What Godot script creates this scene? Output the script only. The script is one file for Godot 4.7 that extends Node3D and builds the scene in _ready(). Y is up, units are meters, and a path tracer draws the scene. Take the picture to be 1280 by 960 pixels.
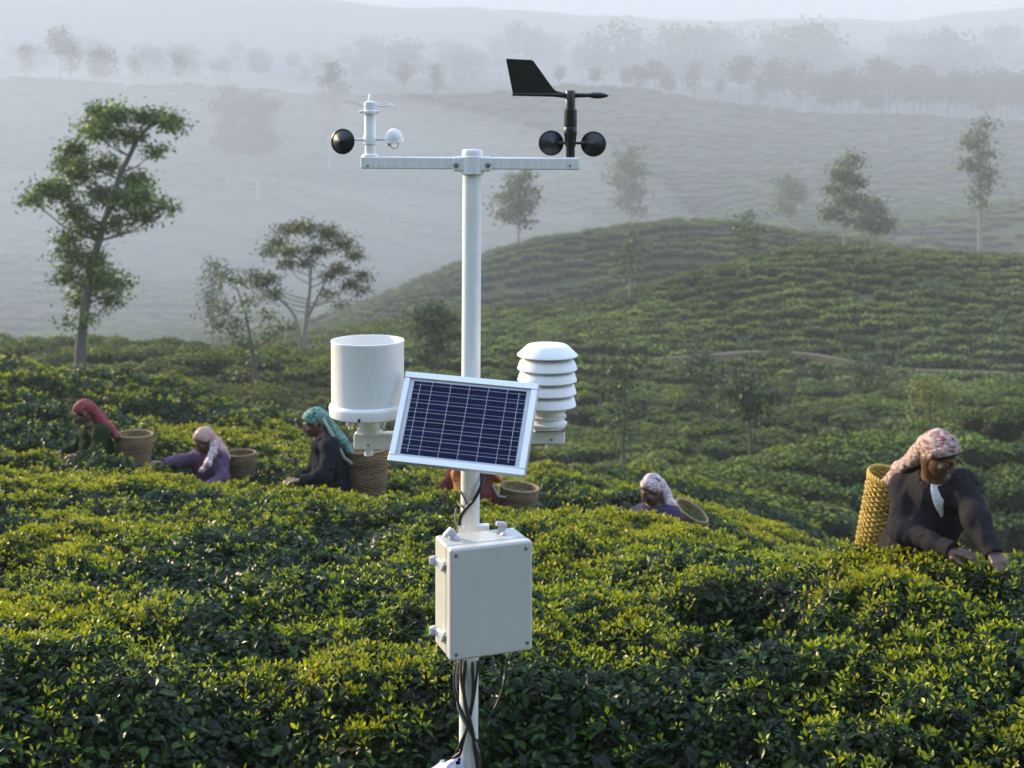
extends Node3D

# ---------------------------------------------------------------- lens: pixel rows and columns of a 1280 x 960 frame at a real distance
const FOCAL := 1700.0
const HORIZON := 165.0
const SUN_FROM := Vector3(-0.80, 0.31, -0.52)

var rng := RandomNumberGenerator.new()
var noise := FastNoiseLite.new()
var taken := {}
var mats := {}


class Geo:
	var v := PackedVector3Array()
	var n := PackedVector3Array()
	var c := PackedColorArray()
	var col := Color.WHITE

	func tri(a: Vector3, b: Vector3, d: Vector3, na: Vector3, nb: Vector3, nd: Vector3) -> void:
		v.push_back(a); v.push_back(d); v.push_back(b)
		n.push_back(na); n.push_back(nd); n.push_back(nb)
		c.push_back(col); c.push_back(col); c.push_back(col)

	func flat(a: Vector3, b: Vector3, d: Vector3) -> void:
		var k := (b - a).cross(d - a).normalized()
		tri(a, b, d, k, k, k)

	func quad(a: Vector3, b: Vector3, d: Vector3, e: Vector3) -> void:
		flat(a, b, d)
		flat(a, d, e)

	func squad(a: Vector3, b: Vector3, d: Vector3, e: Vector3, na: Vector3, nb: Vector3, nd: Vector3, ne: Vector3) -> void:
		tri(a, b, d, na, nb, nd)
		tri(a, d, e, na, nd, ne)

	func tube(path: PackedVector3Array, radii: PackedFloat32Array, sides := 8, caps := true, squash := 1.0) -> void:
		var count := path.size()
		var rings: Array = []
		var norms: Array = []
		var side := Vector3.ZERO
		for i in count:
			var t := (path[mini(i + 1, count - 1)] - path[maxi(i - 1, 0)]).normalized()
			if side == Vector3.ZERO:
				side = t.cross(Vector3(0.12, 0.3, 0.95)).normalized()
				if side.length() < 0.5:
					side = t.cross(Vector3.UP).normalized()
			side = (side - t * side.dot(t)).normalized()
			var other := t.cross(side)
			var ring := PackedVector3Array()
			var nr := PackedVector3Array()
			for k in sides:
				var a := TAU * k / sides
				var d := side * cos(a) + other * sin(a) * squash
				ring.push_back(path[i] + d * radii[i])
				nr.push_back((side * cos(a) * squash + other * sin(a)).normalized())
			rings.push_back(ring)
			norms.push_back(nr)
		for i in count - 1:
			for k in sides:
				var j := (k + 1) % sides
				squad(rings[i][k], rings[i][j], rings[i + 1][j], rings[i + 1][k], norms[i][k], norms[i][j], norms[i + 1][j], norms[i + 1][k])
		if caps:
			for k in sides:
				var j := (k + 1) % sides
				flat(path[0], rings[0][j], rings[0][k])
				flat(path[count - 1], rings[count - 1][k], rings[count - 1][j])

	func line(a: Vector3, b: Vector3, ra: float, rb: float, sides := 10) -> void:
		tube(PackedVector3Array([a, b]), PackedFloat32Array([ra, rb]), sides)

	# profile: radius and height pairs from bottom to top
	func lathe(profile: PackedVector2Array, segs: int, at := Transform3D()) -> void:
		for i in profile.size() - 1:
			var p := profile[i]
			var q := profile[i + 1]
			var d := (q - p)
			if d.length() < 1e-7:
				continue
			var face := Vector2(d.y, -d.x).normalized()
			var np := face
			var nq := face
			if i > 0:
				var e := (p - profile[i - 1])
				var o := Vector2(e.y, -e.x).normalized()
				if o.dot(face) > 0.75:
					np = (o + face).normalized()
			if i < profile.size() - 2:
				var e2 := (profile[i + 2] - q)
				var o2 := Vector2(e2.y, -e2.x).normalized()
				if o2.dot(face) > 0.75:
					nq = (o2 + face).normalized()
			for k in segs:
				var a := TAU * k / segs
				var b := TAU * (k + 1) / segs
				var da := Vector3(cos(a), 0, -sin(a))
				var db := Vector3(cos(b), 0, -sin(b))
				var up := Vector3.UP
				squad(at * (da * p.x + up * p.y), at * (db * p.x + up * p.y), at * (db * q.x + up * q.y), at * (da * q.x + up * q.y),
					at.basis * (da * np.x + up * np.y), at.basis * (db * np.x + up * np.y), at.basis * (db * nq.x + up * nq.y), at.basis * (da * nq.x + up * nq.y))

	# a box with rounded edges
	func rbox(size: Vector3, bevel: float, at := Transform3D()) -> void:
		var h := size / 2.0
		var inner := h - Vector3.ONE * bevel
		for ax in 3:
			for s in [-1.0, 1.0]:
				var u := (ax + 1) % 3
				var w := (ax + 2) % 3
				var us := [-h[u], -inner[u] , inner[u], h[u]]
				var ws := [-h[w], -inner[w], inner[w], h[w]]
				var pt: Array = []
				var nm: Array = []
				for i in 4:
					for j in 4:
						var p := Vector3.ZERO
						p[ax] = s * h[ax]
						p[u] = us[i]
						p[w] = ws[j]
						var q := p.clamp(-inner, inner)
						var k := (p - q).normalized()
						pt.push_back(at * (q + k * bevel))
						nm.push_back((at.basis * k).normalized())
				for i in 3:
					for j in 3:
						var a := i * 4 + j
						var b := a + 4
						if s > 0:
							squad(pt[a], pt[b], pt[b + 1], pt[a + 1], nm[a], nm[b], nm[b + 1], nm[a + 1])
						else:
							squad(pt[a], pt[a + 1], pt[b + 1], pt[b], nm[a], nm[a + 1], nm[b + 1], nm[b])

	func ball(center: Vector3, radii: Vector3, rows := 10, segs := 16, basis := Basis()) -> void:
		for i in rows:
			for k in segs:
				var p: Array = []
				var m: Array = []
				for e in [[i, k], [i, k + 1], [i + 1, k + 1], [i + 1, k]]:
					var la: float = PI * (float(e[0]) / rows - 0.5)
					var lo: float = TAU * float(e[1]) / segs
					var d := Vector3(cos(la) * cos(lo), sin(la), -cos(la) * sin(lo))
					p.push_back(center + basis * (d * radii))
					m.push_back((basis * (d / radii)).normalized())
				squad(p[0], p[1], p[2], p[3], m[0], m[1], m[2], m[3])

	func plate(outline: PackedVector2Array, thick: float, at: Transform3D) -> void:
		var idx := Geometry2D.triangulate_polygon(outline)
		for i in range(0, idx.size(), 3):
			var p := [outline[idx[i]], outline[idx[i + 1]], outline[idx[i + 2]]]
			if (p[1] - p[0]).cross(p[2] - p[0]) < 0:
				p = [p[0], p[2], p[1]]
			flat(at * Vector3(p[0].x, p[0].y, thick), at * Vector3(p[1].x, p[1].y, thick), at * Vector3(p[2].x, p[2].y, thick))
			flat(at * Vector3(p[0].x, p[0].y, -thick), at * Vector3(p[2].x, p[2].y, -thick), at * Vector3(p[1].x, p[1].y, -thick))
		var turn := 1.0 if not Geometry2D.is_polygon_clockwise(outline) else -1.0
		for i in outline.size():
			var a := outline[i]
			var b := outline[(i + 1) % outline.size()]
			if turn > 0:
				quad(at * Vector3(a.x, a.y, -thick), at * Vector3(b.x, b.y, -thick), at * Vector3(b.x, b.y, thick), at * Vector3(a.x, a.y, thick))
			else:
				quad(at * Vector3(b.x, b.y, -thick), at * Vector3(a.x, a.y, -thick), at * Vector3(a.x, a.y, thick), at * Vector3(b.x, b.y, thick))

	func add(o: Geo, at: Transform3D) -> void:
		var flip := at.basis.determinant() < 0
		var nb := at.basis.inverse().transposed()
		for i in range(0, o.v.size(), 3):
			var order := [i, i + 2, i + 1] if flip else [i, i + 1, i + 2]
			for k in order:
				v.push_back(at * o.v[k])
				n.push_back((nb * o.n[k]).normalized())
				c.push_back(o.c[k])

	func mesh() -> ArrayMesh:
		var a := []
		a.resize(Mesh.ARRAY_MAX)
		a[Mesh.ARRAY_VERTEX] = v
		a[Mesh.ARRAY_NORMAL] = n
		a[Mesh.ARRAY_COLOR] = c
		var m := ArrayMesh.new()
		m.add_surface_from_arrays(Mesh.PRIMITIVE_TRIANGLES, a)
		return m


# A field of blended tapered capsules and ellipsoids, meshed as surface nets.
class Field:
	var cell := 0.01
	var low := Vector3.ZERO
	var nx := 0
	var ny := 0
	var nz := 0
	var f := PackedFloat32Array()
	var caps: Array = []
	var balls: Array = []
	var cuts: Array = []       # [point, normal]: the side the normal points to is removed
	var holes: Array = []      # [a, b, ra, rb]: removed capsules
	var blend := 0.03
	var wrinkle: FastNoiseLite
	var wrinkle_size := 0.0
	var wrinkle_scale := Vector3(520, 260, 520)

	func cap(a: Vector3, b: Vector3, ra: float, rb: float) -> void:
		caps.push_back([a, b, ra, rb])

	func egg(center: Vector3, basis: Basis, radii: Vector3) -> void:
		balls.push_back([center, basis, radii])

	func hole(a: Vector3, b: Vector3, ra: float, rb: float) -> void:
		holes.push_back([a, b, ra, rb])

	func put(d: float, i: int) -> void:
		var o := f[i]
		var h := blend - absf(o - d)
		f[i] = minf(o, d) - (h * h / (4.0 * blend) if h > 0.0 else 0.0)

	func into(g: Geo) -> void:
		low = Vector3.ONE * 1e9
		var high := -low
		for k in caps:
			var r: float = maxf(k[2], k[3])
			low = low.min(k[0].min(k[1]) - Vector3.ONE * r)
			high = high.max(k[0].max(k[1]) + Vector3.ONE * r)
		for k in balls:
			var e: float = maxf(k[2].x, maxf(k[2].y, k[2].z))
			low = low.min(k[0] - Vector3.ONE * e)
			high = high.max(k[0] + Vector3.ONE * e)
		low -= Vector3.ONE * (blend + 3 * cell)
		high += Vector3.ONE * (blend + 3 * cell)
		nx = int((high.x - low.x) / cell) + 2
		ny = int((high.y - low.y) / cell) + 2
		nz = int((high.z - low.z) / cell) + 2
		f.resize(nx * ny * nz)
		f.fill(1.0)
		var margin := blend + 2.5 * cell
		for k in caps:
			var a: Vector3 = k[0]
			var b: Vector3 = k[1]
			var ra: float = k[2]
			var rb: float = k[3]
			var r := maxf(ra, rb) + margin
			var ab := b - a
			var l2 := maxf(ab.length_squared(), 1e-9)
			var i0 := Vector3i((a.min(b) - Vector3.ONE * r - low) / cell).clamp(Vector3i.ZERO, Vector3i(nx - 1, ny - 1, nz - 1))
			var i1 := Vector3i((a.max(b) + Vector3.ONE * r - low) / cell).clamp(Vector3i.ZERO, Vector3i(nx - 1, ny - 1, nz - 1))
			for z in range(i0.z, i1.z + 1):
				for y in range(i0.y, i1.y + 1):
					var at := (z * ny + y) * nx
					for x in range(i0.x, i1.x + 1):
						var p := low + Vector3(x, y, z) * cell - a
						var t := clampf(p.dot(ab) / l2, 0.0, 1.0)
						var d := (p - ab * t).length() - ra - (rb - ra) * t
						if d < margin:
							put(d, at + x)
		for k in balls:
			var m: Basis = k[1].inverse()
			var rad: Vector3 = k[2]
			var least := minf(rad.x, minf(rad.y, rad.z))
			var e2: float = maxf(rad.x, maxf(rad.y, rad.z)) + margin
			var i0 := Vector3i((k[0] - Vector3.ONE * e2 - low) / cell).clamp(Vector3i.ZERO, Vector3i(nx - 1, ny - 1, nz - 1))
			var i1 := Vector3i((k[0] + Vector3.ONE * e2 - low) / cell).clamp(Vector3i.ZERO, Vector3i(nx - 1, ny - 1, nz - 1))
			for z in range(i0.z, i1.z + 1):
				for y in range(i0.y, i1.y + 1):
					var at := (z * ny + y) * nx
					for x in range(i0.x, i1.x + 1):
						var q: Vector3 = m * (low + Vector3(x, y, z) * cell - k[0])
						var k0 := (q / rad).length()
						var k1 := (q / (rad * rad)).length()
						var d := k0 * (k0 - 1.0) / k1 if k1 > 1e-6 else -least
						if d < margin:
							put(d, at + x)
		var near := 1.9 * cell
		if wrinkle or cuts or holes:
			for z in nz:
				for y in ny:
					var at := (z * ny + y) * nx
					for x in nx:
						var d := f[at + x]
						if d < 0.06:
							var p := low + Vector3(x, y, z) * cell
							if wrinkle and d > -0.06:
								d += wrinkle_size * wrinkle.get_noise_3dv(p * wrinkle_scale)
							for k in cuts:
								d = maxf(d, (p - k[0]).dot(k[1]))
							for k in holes:
								var ab: Vector3 = k[1] - k[0]
								var t := clampf((p - k[0]).dot(ab) / maxf(ab.length_squared(), 1e-9), 0.0, 1.0)
								d = maxf(d, lerpf(k[2], k[3], t) - (p - k[0] - ab * t).length())
							f[at + x] = d
		# nets
		var index := PackedInt32Array()
		index.resize(nx * ny * nz)
		index.fill(-1)
		var pos := PackedVector3Array()
		var nor := PackedVector3Array()
		var row := nx
		var slab := nx * ny
		var where := PackedInt32Array()
		for z in nz - 1:
			for y in ny - 1:
				var at := z * slab + y * row
				for x in nx - 1:
					var i := at + x
					if absf(f[i]) > near:
						continue
					var v000 := f[i]
					var v100 := f[i + 1]
					var v010 := f[i + row]
					var v110 := f[i + row + 1]
					var v001 := f[i + slab]
					var v101 := f[i + slab + 1]
					var v011 := f[i + slab + row]
					var v111 := f[i + slab + row + 1]
					var inside := int(v000 < 0) + int(v100 < 0) + int(v010 < 0) + int(v110 < 0) + int(v001 < 0) + int(v101 < 0) + int(v011 < 0) + int(v111 < 0)
					if inside == 0 or inside == 8:
						continue
					var grad := Vector3(v100 + v110 + v101 + v111 - v000 - v010 - v001 - v011, v010 + v110 + v011 + v111 - v000 - v100 - v001 - v101, v001 + v101 + v011 + v111 - v000 - v100 - v010 - v110) * 0.25
					var mid := (v000 + v100 + v010 + v110 + v001 + v101 + v011 + v111) * 0.125
					var gl := maxf(grad.length_squared(), 1e-12)
					var off := (Vector3.ONE * 0.5 - grad * (mid / gl)).clamp(Vector3.ZERO, Vector3.ONE)
					index[i] = pos.size()
					pos.push_back(low + (Vector3(x, y, z) + off) * cell)
					nor.push_back(grad.normalized())
					where.push_back(i)
		for w in where:
			var s0 := f[w] < 0
			for ax in 3:
				var step := 1 if ax == 0 else row if ax == 1 else slab
				var u := row if ax == 0 else slab if ax == 1 else 1
				var t := slab if ax == 0 else 1 if ax == 1 else row
				var s1 := f[w + step] < 0
				if s0 == s1:
					continue
				if w - u - t < 0:
					continue
				var a := index[w]
				var b := index[w - u]
				var d := index[w - u - t]
				var e := index[w - t]
				if a < 0 or b < 0 or d < 0 or e < 0:
					continue
				if s0:
					g.squad(pos[a], pos[b], pos[d], pos[e], nor[a], nor[b], nor[d], nor[e])
				else:
					g.squad(pos[a], pos[e], pos[d], pos[b], nor[a], nor[e], nor[d], nor[b])


# ---------------------------------------------------------------- naming
func numbered(called: String) -> String:
	var k: int = taken.get(called, 0)
	taken[called] = k + 1
	return called if k == 0 else "%s_%03d" % [called, k]


func tag(o: Node3D, label: String, category := "", group := "", kind := "") -> Node3D:
	if label:
		o.set_meta("label", label)
	if category:
		o.set_meta("category", category)
	if group:
		o.set_meta("group", group)
	if kind:
		o.set_meta("kind", kind)
	return o


func thing(called: String, label: String, category: String, at := Vector3.ZERO, group := "", kind := "") -> Node3D:
	var o := Node3D.new()
	o.name = numbered(called)
	add_child(o, true)
	o.position = at
	return tag(o, label, category, group, kind)


func part(parent: Node3D, called: String, m: Mesh, mat: Material, at := Transform3D()) -> MeshInstance3D:
	var o := MeshInstance3D.new()
	o.name = called
	o.mesh = m
	o.material_override = mat
	o.transform = at
	if parent == self:
		o.name = numbered(called)
	else:
		var k := 0
		for ch in parent.get_children():
			if ch.name == called or str(ch.name).begins_with(called + "_0"):
				k += 1
		if k:
			o.name = "%s_%03d" % [called, k]
	parent.add_child(o, true)
	return o


func scatter(parent: Node3D, called: String, m: Mesh, mat: Material, places: Array, tints: PackedColorArray) -> MultiMeshInstance3D:
	var mm := MultiMesh.new()
	mm.transform_format = MultiMesh.TRANSFORM_3D
	mm.use_colors = true
	mm.mesh = m
	mm.instance_count = places.size()
	for i in places.size():
		mm.set_instance_transform(i, places[i])
		mm.set_instance_color(i, tints[i])
	var o := MultiMeshInstance3D.new()
	o.name = called
	o.multimesh = mm
	o.material_override = mat
	parent.add_child(o, true)
	o.set_meta("kind", "stuff")
	return o


# ---------------------------------------------------------------- materials
func lin(r: float, g: float, b: float) -> Color:
	return Color(r, g, b).linear_to_srgb()


func noise_texture(freq: float, a: Color, b: Color, octaves := 4, sd := 1, type := FastNoiseLite.TYPE_SIMPLEX_SMOOTH, mid := 0.5) -> NoiseTexture2D:
	var nz := FastNoiseLite.new()
	nz.noise_type = type
	nz.frequency = freq
	nz.fractal_octaves = octaves
	nz.seed = sd
	var t := NoiseTexture2D.new()
	t.width = 512
	t.height = 512
	t.seamless = true
	t.noise = nz
	var ramp := Gradient.new()
	ramp.offsets = PackedFloat32Array([maxf(mid - 0.3, 0.0), minf(mid + 0.3, 1.0)])
	ramp.colors = PackedColorArray([a, b])
	t.color_ramp = ramp
	return t


func plain(key: String, color: Color, rough: float, metal := 0.0) -> StandardMaterial3D:
	var m := StandardMaterial3D.new()
	m.resource_name = key
	m.albedo_color = color
	m.roughness = rough
	m.metallic = metal
	mats[key] = m
	return m


func noisy(key: String, a: Color, b: Color, rough: float, scale: float, freq := 0.02, mid := 0.5, sd := 3) -> StandardMaterial3D:
	var m := plain(key, Color.WHITE, rough)
	m.albedo_texture = noise_texture(freq, a, b, 5, sd, FastNoiseLite.TYPE_SIMPLEX_SMOOTH, mid)
	m.uv1_triplanar = true
	m.uv1_scale = Vector3.ONE * scale
	return m


func bumped(m: StandardMaterial3D, freq: float, strength: float, sd := 9) -> void:
	m.heightmap_enabled = true
	m.heightmap_texture = noise_texture(freq, Color.BLACK, Color.WHITE, 4, sd)
	m.heightmap_scale = strength


func leafy(key: String, rough: float, through: float, tint := Color(0.98, 0.98, 0.31)) -> StandardMaterial3D:
	var m := plain(key, Color.WHITE, rough)
	m.vertex_color_use_as_albedo = true
	m.backlight_enabled = true
	var l := tint * through
	m.backlight = lin(l.r, l.g, l.b)
	return m


func make_materials() -> void:
	noisy("white_paint", lin(0.70, 0.70, 0.695), lin(0.79, 0.79, 0.79), 0.38, 3.0, 0.012)
	noisy("white_plastic", lin(0.72, 0.72, 0.71), lin(0.78, 0.78, 0.775), 0.42, 4.0, 0.02)
	mats.white_paint.uv1_scale = Vector3(9, 1.6, 9)
	mats.white_plastic.uv1_scale = Vector3(10, 2.2, 10)
	noisy("box_plastic", lin(0.475, 0.475, 0.445), lin(0.50, 0.50, 0.475), 0.32, 2.5, 0.01)
	mats.box_plastic.uv1_scale = Vector3(8, 1.8, 8)
	noisy("black_plastic", lin(0.010, 0.010, 0.012), lin(0.022, 0.021, 0.022), 0.38, 6.0, 0.03)
	plain("aluminium", lin(0.72, 0.73, 0.76), 0.38, 0.65)
	plain("steel", lin(0.35, 0.35, 0.36), 0.35, 0.9)
	plain("panel_backing", lin(0.55, 0.57, 0.62), 0.35)
	plain("cable_black", lin(0.012, 0.012, 0.014), 0.5)
	plain("cable_brown", lin(0.09, 0.045, 0.03), 0.5)
	plain("cable_grey", lin(0.25, 0.25, 0.28), 0.5)
	plain("brass", lin(0.62, 0.42, 0.12), 0.35, 0.8)
	noisy("clear_plastic", lin(0.40, 0.40, 0.44), lin(0.66, 0.66, 0.70), 0.3, 14.0, 0.02)
	noisy("bag_cloth", lin(0.30, 0.29, 0.40), lin(0.60, 0.58, 0.68), 0.5, 8.0)
	for k in 4:
		var t := 0.58 + 0.12 * k
		var m := noisy("cell_%d" % k, lin(0.004 * t, 0.007 * t, 0.042 * t), lin(0.009 * t, 0.013 * t, 0.070 * t), 0.16, 30.0, 0.03, 0.5, 20 + k)
		m.metallic_specular = 0.22
	plain("busbar", lin(0.55, 0.57, 0.62), 0.3, 0.3)
	noisy("soil", lin(0.030, 0.022, 0.012), lin(0.075, 0.060, 0.030), 0.95, 0.4, 0.03)
	mats.soil.uv1_world_triplanar = true
	noisy("slope_ground", lin(0.018, 0.030, 0.007), lin(0.038, 0.056, 0.014), 0.95, 0.11, 0.04)
	mats.slope_ground.uv1_world_triplanar = true
	noisy("path_dirt", lin(0.060, 0.050, 0.022), lin(0.105, 0.085, 0.042), 0.95, 0.3, 0.03)
	mats.path_dirt.uv1_world_triplanar = true
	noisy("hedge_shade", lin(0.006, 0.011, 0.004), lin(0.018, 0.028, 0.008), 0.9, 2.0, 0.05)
	noisy("bark", lin(0.045, 0.038, 0.030), lin(0.12, 0.105, 0.085), 0.9, 1.2, 0.05)
	noisy("bark_pale", lin(0.13, 0.12, 0.10), lin(0.26, 0.24, 0.20), 0.9, 1.2, 0.05)
	leafy("tea_leaf", 0.36, 0.8)
	mats.tea_leaf.metallic_specular = 0.36
	leafy("slope_leaf", 0.6, 0.42)
	mats.slope_leaf.metallic_specular = 0.3
	leafy("tree_leaf", 0.55, 0.7)
	var skin := noisy("skin", lin(0.085, 0.042, 0.026), lin(0.135, 0.068, 0.042), 0.48, 12.0, 0.03)
	skin.subsurf_scatter_enabled = true
	skin.subsurf_scatter_strength = 0.15
	noisy("hair", lin(0.006, 0.005, 0.004), lin(0.016, 0.013, 0.010), 0.45, 20.0, 0.1)
	for row in [
		["jacket_charcoal", Color(0.016, 0.015, 0.018), Color(0.026, 0.023, 0.026)],
		["jacket_green", Color(0.012, 0.022, 0.009), Color(0.026, 0.042, 0.016)],
		["jacket_navy", Color(0.009, 0.012, 0.016), Color(0.020, 0.023, 0.029)],
		["jacket_purple", Color(0.055, 0.034, 0.064), Color(0.120, 0.076, 0.125)],
		["jacket_maroon", Color(0.045, 0.013, 0.012), Color(0.10, 0.028, 0.024)],
		["jacket_blue", Color(0.030, 0.024, 0.058), Color(0.065, 0.050, 0.095)],
		["magenta_cloth", Color(0.13, 0.020, 0.075), Color(0.24, 0.040, 0.12)],
		["lime_cloth", Color(0.10, 0.13, 0.02), Color(0.24, 0.25, 0.05)],
		["white_cloth", Color(0.52, 0.52, 0.54), Color(0.70, 0.70, 0.72)],
		["skirt_cloth", Color(0.04, 0.03, 0.035), Color(0.09, 0.06, 0.06)],
	]:
		var a: Color = row[1]
		var b: Color = row[2]
		var m := noisy(row[0], a.linear_to_srgb(), b.linear_to_srgb(), 0.9, 7.0, 0.02, 0.5, 5)
		m.metallic_specular = 0.2
	# printed head cloths: two noises over each other
	for row in [
		["scarf_red", Color(0.15, 0.010, 0.014), Color(0.13, 0.012, 0.055), Color(0.24, 0.05, 0.03)],
		["scarf_pink", Color(0.40, 0.27, 0.24), Color(0.38, 0.31, 0.36), Color(0.40, 0.18, 0.07)],
		["scarf_teal", Color(0.008, 0.095, 0.060), Color(0.035, 0.185, 0.150), Color(0.20, 0.30, 0.27)],
		["scarf_white", Color(0.50, 0.46, 0.44), Color(0.62, 0.60, 0.62), Color(0.26, 0.09, 0.12)],
		["scarf_floral", Color(0.36, 0.29, 0.25), Color(0.44, 0.39, 0.37), Color(0.20, 0.045, 0.055)],
		["scarf_crimson", Color(0.30, 0.020, 0.015), Color(0.46, 0.05, 0.03), Color(0.42, 0.30, 0.04)],
	]:
		var a: Color = row[1]
		var b: Color = row[2]
		var d: Color = row[3]
		var m := noisy(row[0], a.linear_to_srgb(), b.linear_to_srgb(), 0.8, 9.0, 0.012, 0.5, 11)
		var over := noise_texture(0.03, Color(d.linear_to_srgb(), 0.0), Color(d.linear_to_srgb(), 1.0), 2, 8, FastNoiseLite.TYPE_SIMPLEX_SMOOTH, 0.62)
		over.color_ramp.offsets = PackedFloat32Array([0.50, 0.58])
		m.detail_enabled = true
		m.detail_albedo = over
		m.detail_uv_layer = BaseMaterial3D.DETAIL_UV_2
		m.uv2_triplanar = true
		m.uv2_scale = Vector3(1.8, 3.4, 1.8)
		m.uv1_scale = Vector3(2.0, 4.5, 2.0)
	noisy("wicker_brown", lin(0.10, 0.065, 0.034), lin(0.24, 0.165, 0.095), 0.7, 9.0, 0.05)
	noisy("wicker_tan", lin(0.16, 0.11, 0.055), lin(0.34, 0.245, 0.14), 0.7, 9.0, 0.05)
	noisy("wicker_yellow", lin(0.33, 0.205, 0.030), lin(0.54, 0.37, 0.07), 0.6, 9.0, 0.05)
	for k in ["wicker_brown", "wicker_tan", "wicker_yellow"]:
		mats[k].vertex_color_use_as_albedo = true
	noisy("strap_cloth", lin(0.30, 0.28, 0.25), lin(0.45, 0.42, 0.38), 0.9, 9.0, 0.05)


# ---------------------------------------------------------------- land
const RANGES := [3.0, 4.0, 4.4, 4.75, 5.05, 6.0, 7.5, 9.0, 10.5, 12.5, 15.0, 17.5, 20.0, 24.0, 30.0, 40.0, 47.0, 55.0, 60.0, 70.0, 80.0, 95.0, 115.0, 126.0, 150.0, 172.0, 200.0, 230.0, 245.0, 265.0, 290.0, 320.0, 345.0, 400.0, 450.0, 520.0, 560.0]
const COLUMNS := [-350.0, 0.0, 200.0, 400.0, 560.0, 700.0, 850.0, 1000.0, 1150.0, 1280.0, 1630.0]
# how far below the eye's level the land lies at each range, as rows of the frame
const ROWS := [
	[1500, 1500, 1500, 1500, 1500, 1500, 1500, 1500, 1500, 1500, 1500],
	[1140, 1140, 1140, 1150, 1150, 1150, 1150, 1130, 1120, 1120, 1120],
	[1020, 1030, 1090, 1130, 1130, 1120, 1090, 1020, 980, 968, 968],
	[935, 945, 975, 985, 985, 980, 960, 915, 890, 885, 885],
	[858, 862, 870, 872, 872, 870, 862, 846, 832, 830, 830],
	[790, 785, 782, 780, 778, 776, 772, 745, 714, 716, 716],
	[705, 704, 704, 706, 706, 708, 712, 693, 725, 740, 760],
	[640, 642, 648, 655, 658, 662, 672, 705, 760, 790, 800],
	[600, 606, 617, 628, 634, 640, 655, 710, 790, 820, 830],
	[570, 575, 586, 602, 625, 632, 650, 705, 800, 830, 840],
	[530, 532, 556, 588, 614, 620, 640, 695, 800, 830, 840],
	[480, 488, 520, 562, 602, 606, 626, 680, 795, 825, 835],
	[440, 455, 489, 538, 592, 594, 612, 655, 780, 805, 815],
	[480, 520, 560, 620, 650, 640, 660, 690, 740, 760, 770],
	[540, 570, 590, 620, 630, 615, 612, 615, 640, 645, 650],
	[490, 520, 535, 560, 600, 600, 588, 552, 528, 502, 470],
	[440, 466, 472, 502, 545, 570, 592, 580, 562, 536, 510],
	[415, 432, 436, 462, 510, 540, 540, 524, 512, 502, 490],
	[405, 418, 421, 446, 490, 515, 515, 506, 500, 493, 485],
	[430, 440, 440, 455, 465, 477, 477, 475, 479, 482, 480],
	[460, 470, 465, 450, 435, 428, 436, 444, 452, 460, 465],
	[465, 470, 460, 435, 410, 412, 386, 366, 370, 376, 385],
	[450, 455, 445, 415, 385, 382, 345, 309, 313, 324, 335],
	[445, 450, 440, 412, 392, 398, 376, 336, 330, 340, 350],
	[425, 430, 425, 395, 335, 292, 278, 290, 310, 318, 325],
	[410, 415, 412, 400, 360, 320, 310, 318, 325, 330, 335],
	[355, 365, 378, 388, 350, 300, 288, 282, 276, 252, 235],
	[300, 318, 345, 362, 330, 288, 272, 266, 260, 252, 245],
	[310, 324, 348, 364, 335, 280, 262, 254, 248, 242, 238],
	[240, 232, 225, 250, 280, 245, 225, 218, 215, 212, 210],
	[225, 235, 236, 252, 262, 190, 180, 182, 185, 186, 186],
	[85, 95, 106, 117, 112, 108, 117, 135, 143, 149, 155],
	[130, 130, 140, 150, 150, 145, 150, 168, 175, 180, 185],
	[92, 95, 92, 95, 95, 100, 108, 115, 118, 118, 118],
	[120, 118, 115, 115, 115, 115, 118, 120, 120, 120, 120],
	[-20, -20, -16, -8, 6, 12, 21, 20, 18, 8, 2],
	[60, 60, 60, 60, 60, 60, 60, 60, 60, 60, 60],
]
const U_LOW := -420.0
const U_STEP := 12.0
const U_COUNT := 178
const R_LOW := 3.0
const R_RATIO := 1.0165
const R_COUNT := 320
var heights := PackedFloat32Array()


func lift(px: float, py: float, r: float) -> Vector3:
	return Vector3((px - 640.0) / FOCAL * r, -(py - HORIZON) / FOCAL * r, -r)


func bake_land() -> void:
	var cols: Array = []
	for j in U_COUNT:
		var u := clampf(U_LOW + j * U_STEP, COLUMNS[0], COLUMNS[-1] - 0.01)
		var k := 0
		while u >= COLUMNS[k + 1]:
			k += 1
		var col := PackedFloat32Array()
		for i in RANGES.size():
			var row: Array = ROWS[i]
			var k0 := maxi(k - 1, 0)
			var k3 := mini(k + 2, COLUMNS.size() - 1)
			col.push_back(cubic_interpolate_in_time(row[k], row[k + 1], row[k0], row[k3], (u - COLUMNS[k]) / (COLUMNS[k + 1] - COLUMNS[k]), COLUMNS[k + 1] - COLUMNS[k], COLUMNS[k0] - COLUMNS[k], COLUMNS[k3] - COLUMNS[k]))
		cols.push_back(col)
	heights.resize(U_COUNT * R_COUNT)
	for i in R_COUNT:
		var r := minf(R_LOW * pow(R_RATIO, i), 559.9)
		var k := 0
		while r >= RANGES[k + 1]:
			k += 1
		var k0 := maxi(k - 1, 0)
		var k3 := mini(k + 2, RANGES.size() - 1)
		var t0 := log(RANGES[k])
		var t1 := log(RANGES[k + 1]) - t0
		var w := (log(r) - t0) / t1
		for j in U_COUNT:
			var c: PackedFloat32Array = cols[j]
			var row := cubic_interpolate_in_time(c[k], c[k + 1], c[k0], c[k3], w, t1, log(RANGES[k0]) - t0 if k0 < k else -t1, log(RANGES[k3]) - t0 if k3 > k + 1 else t1 * 2.0)
			heights[i * U_COUNT + j] = -(row - HORIZON) / FOCAL * r


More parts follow.
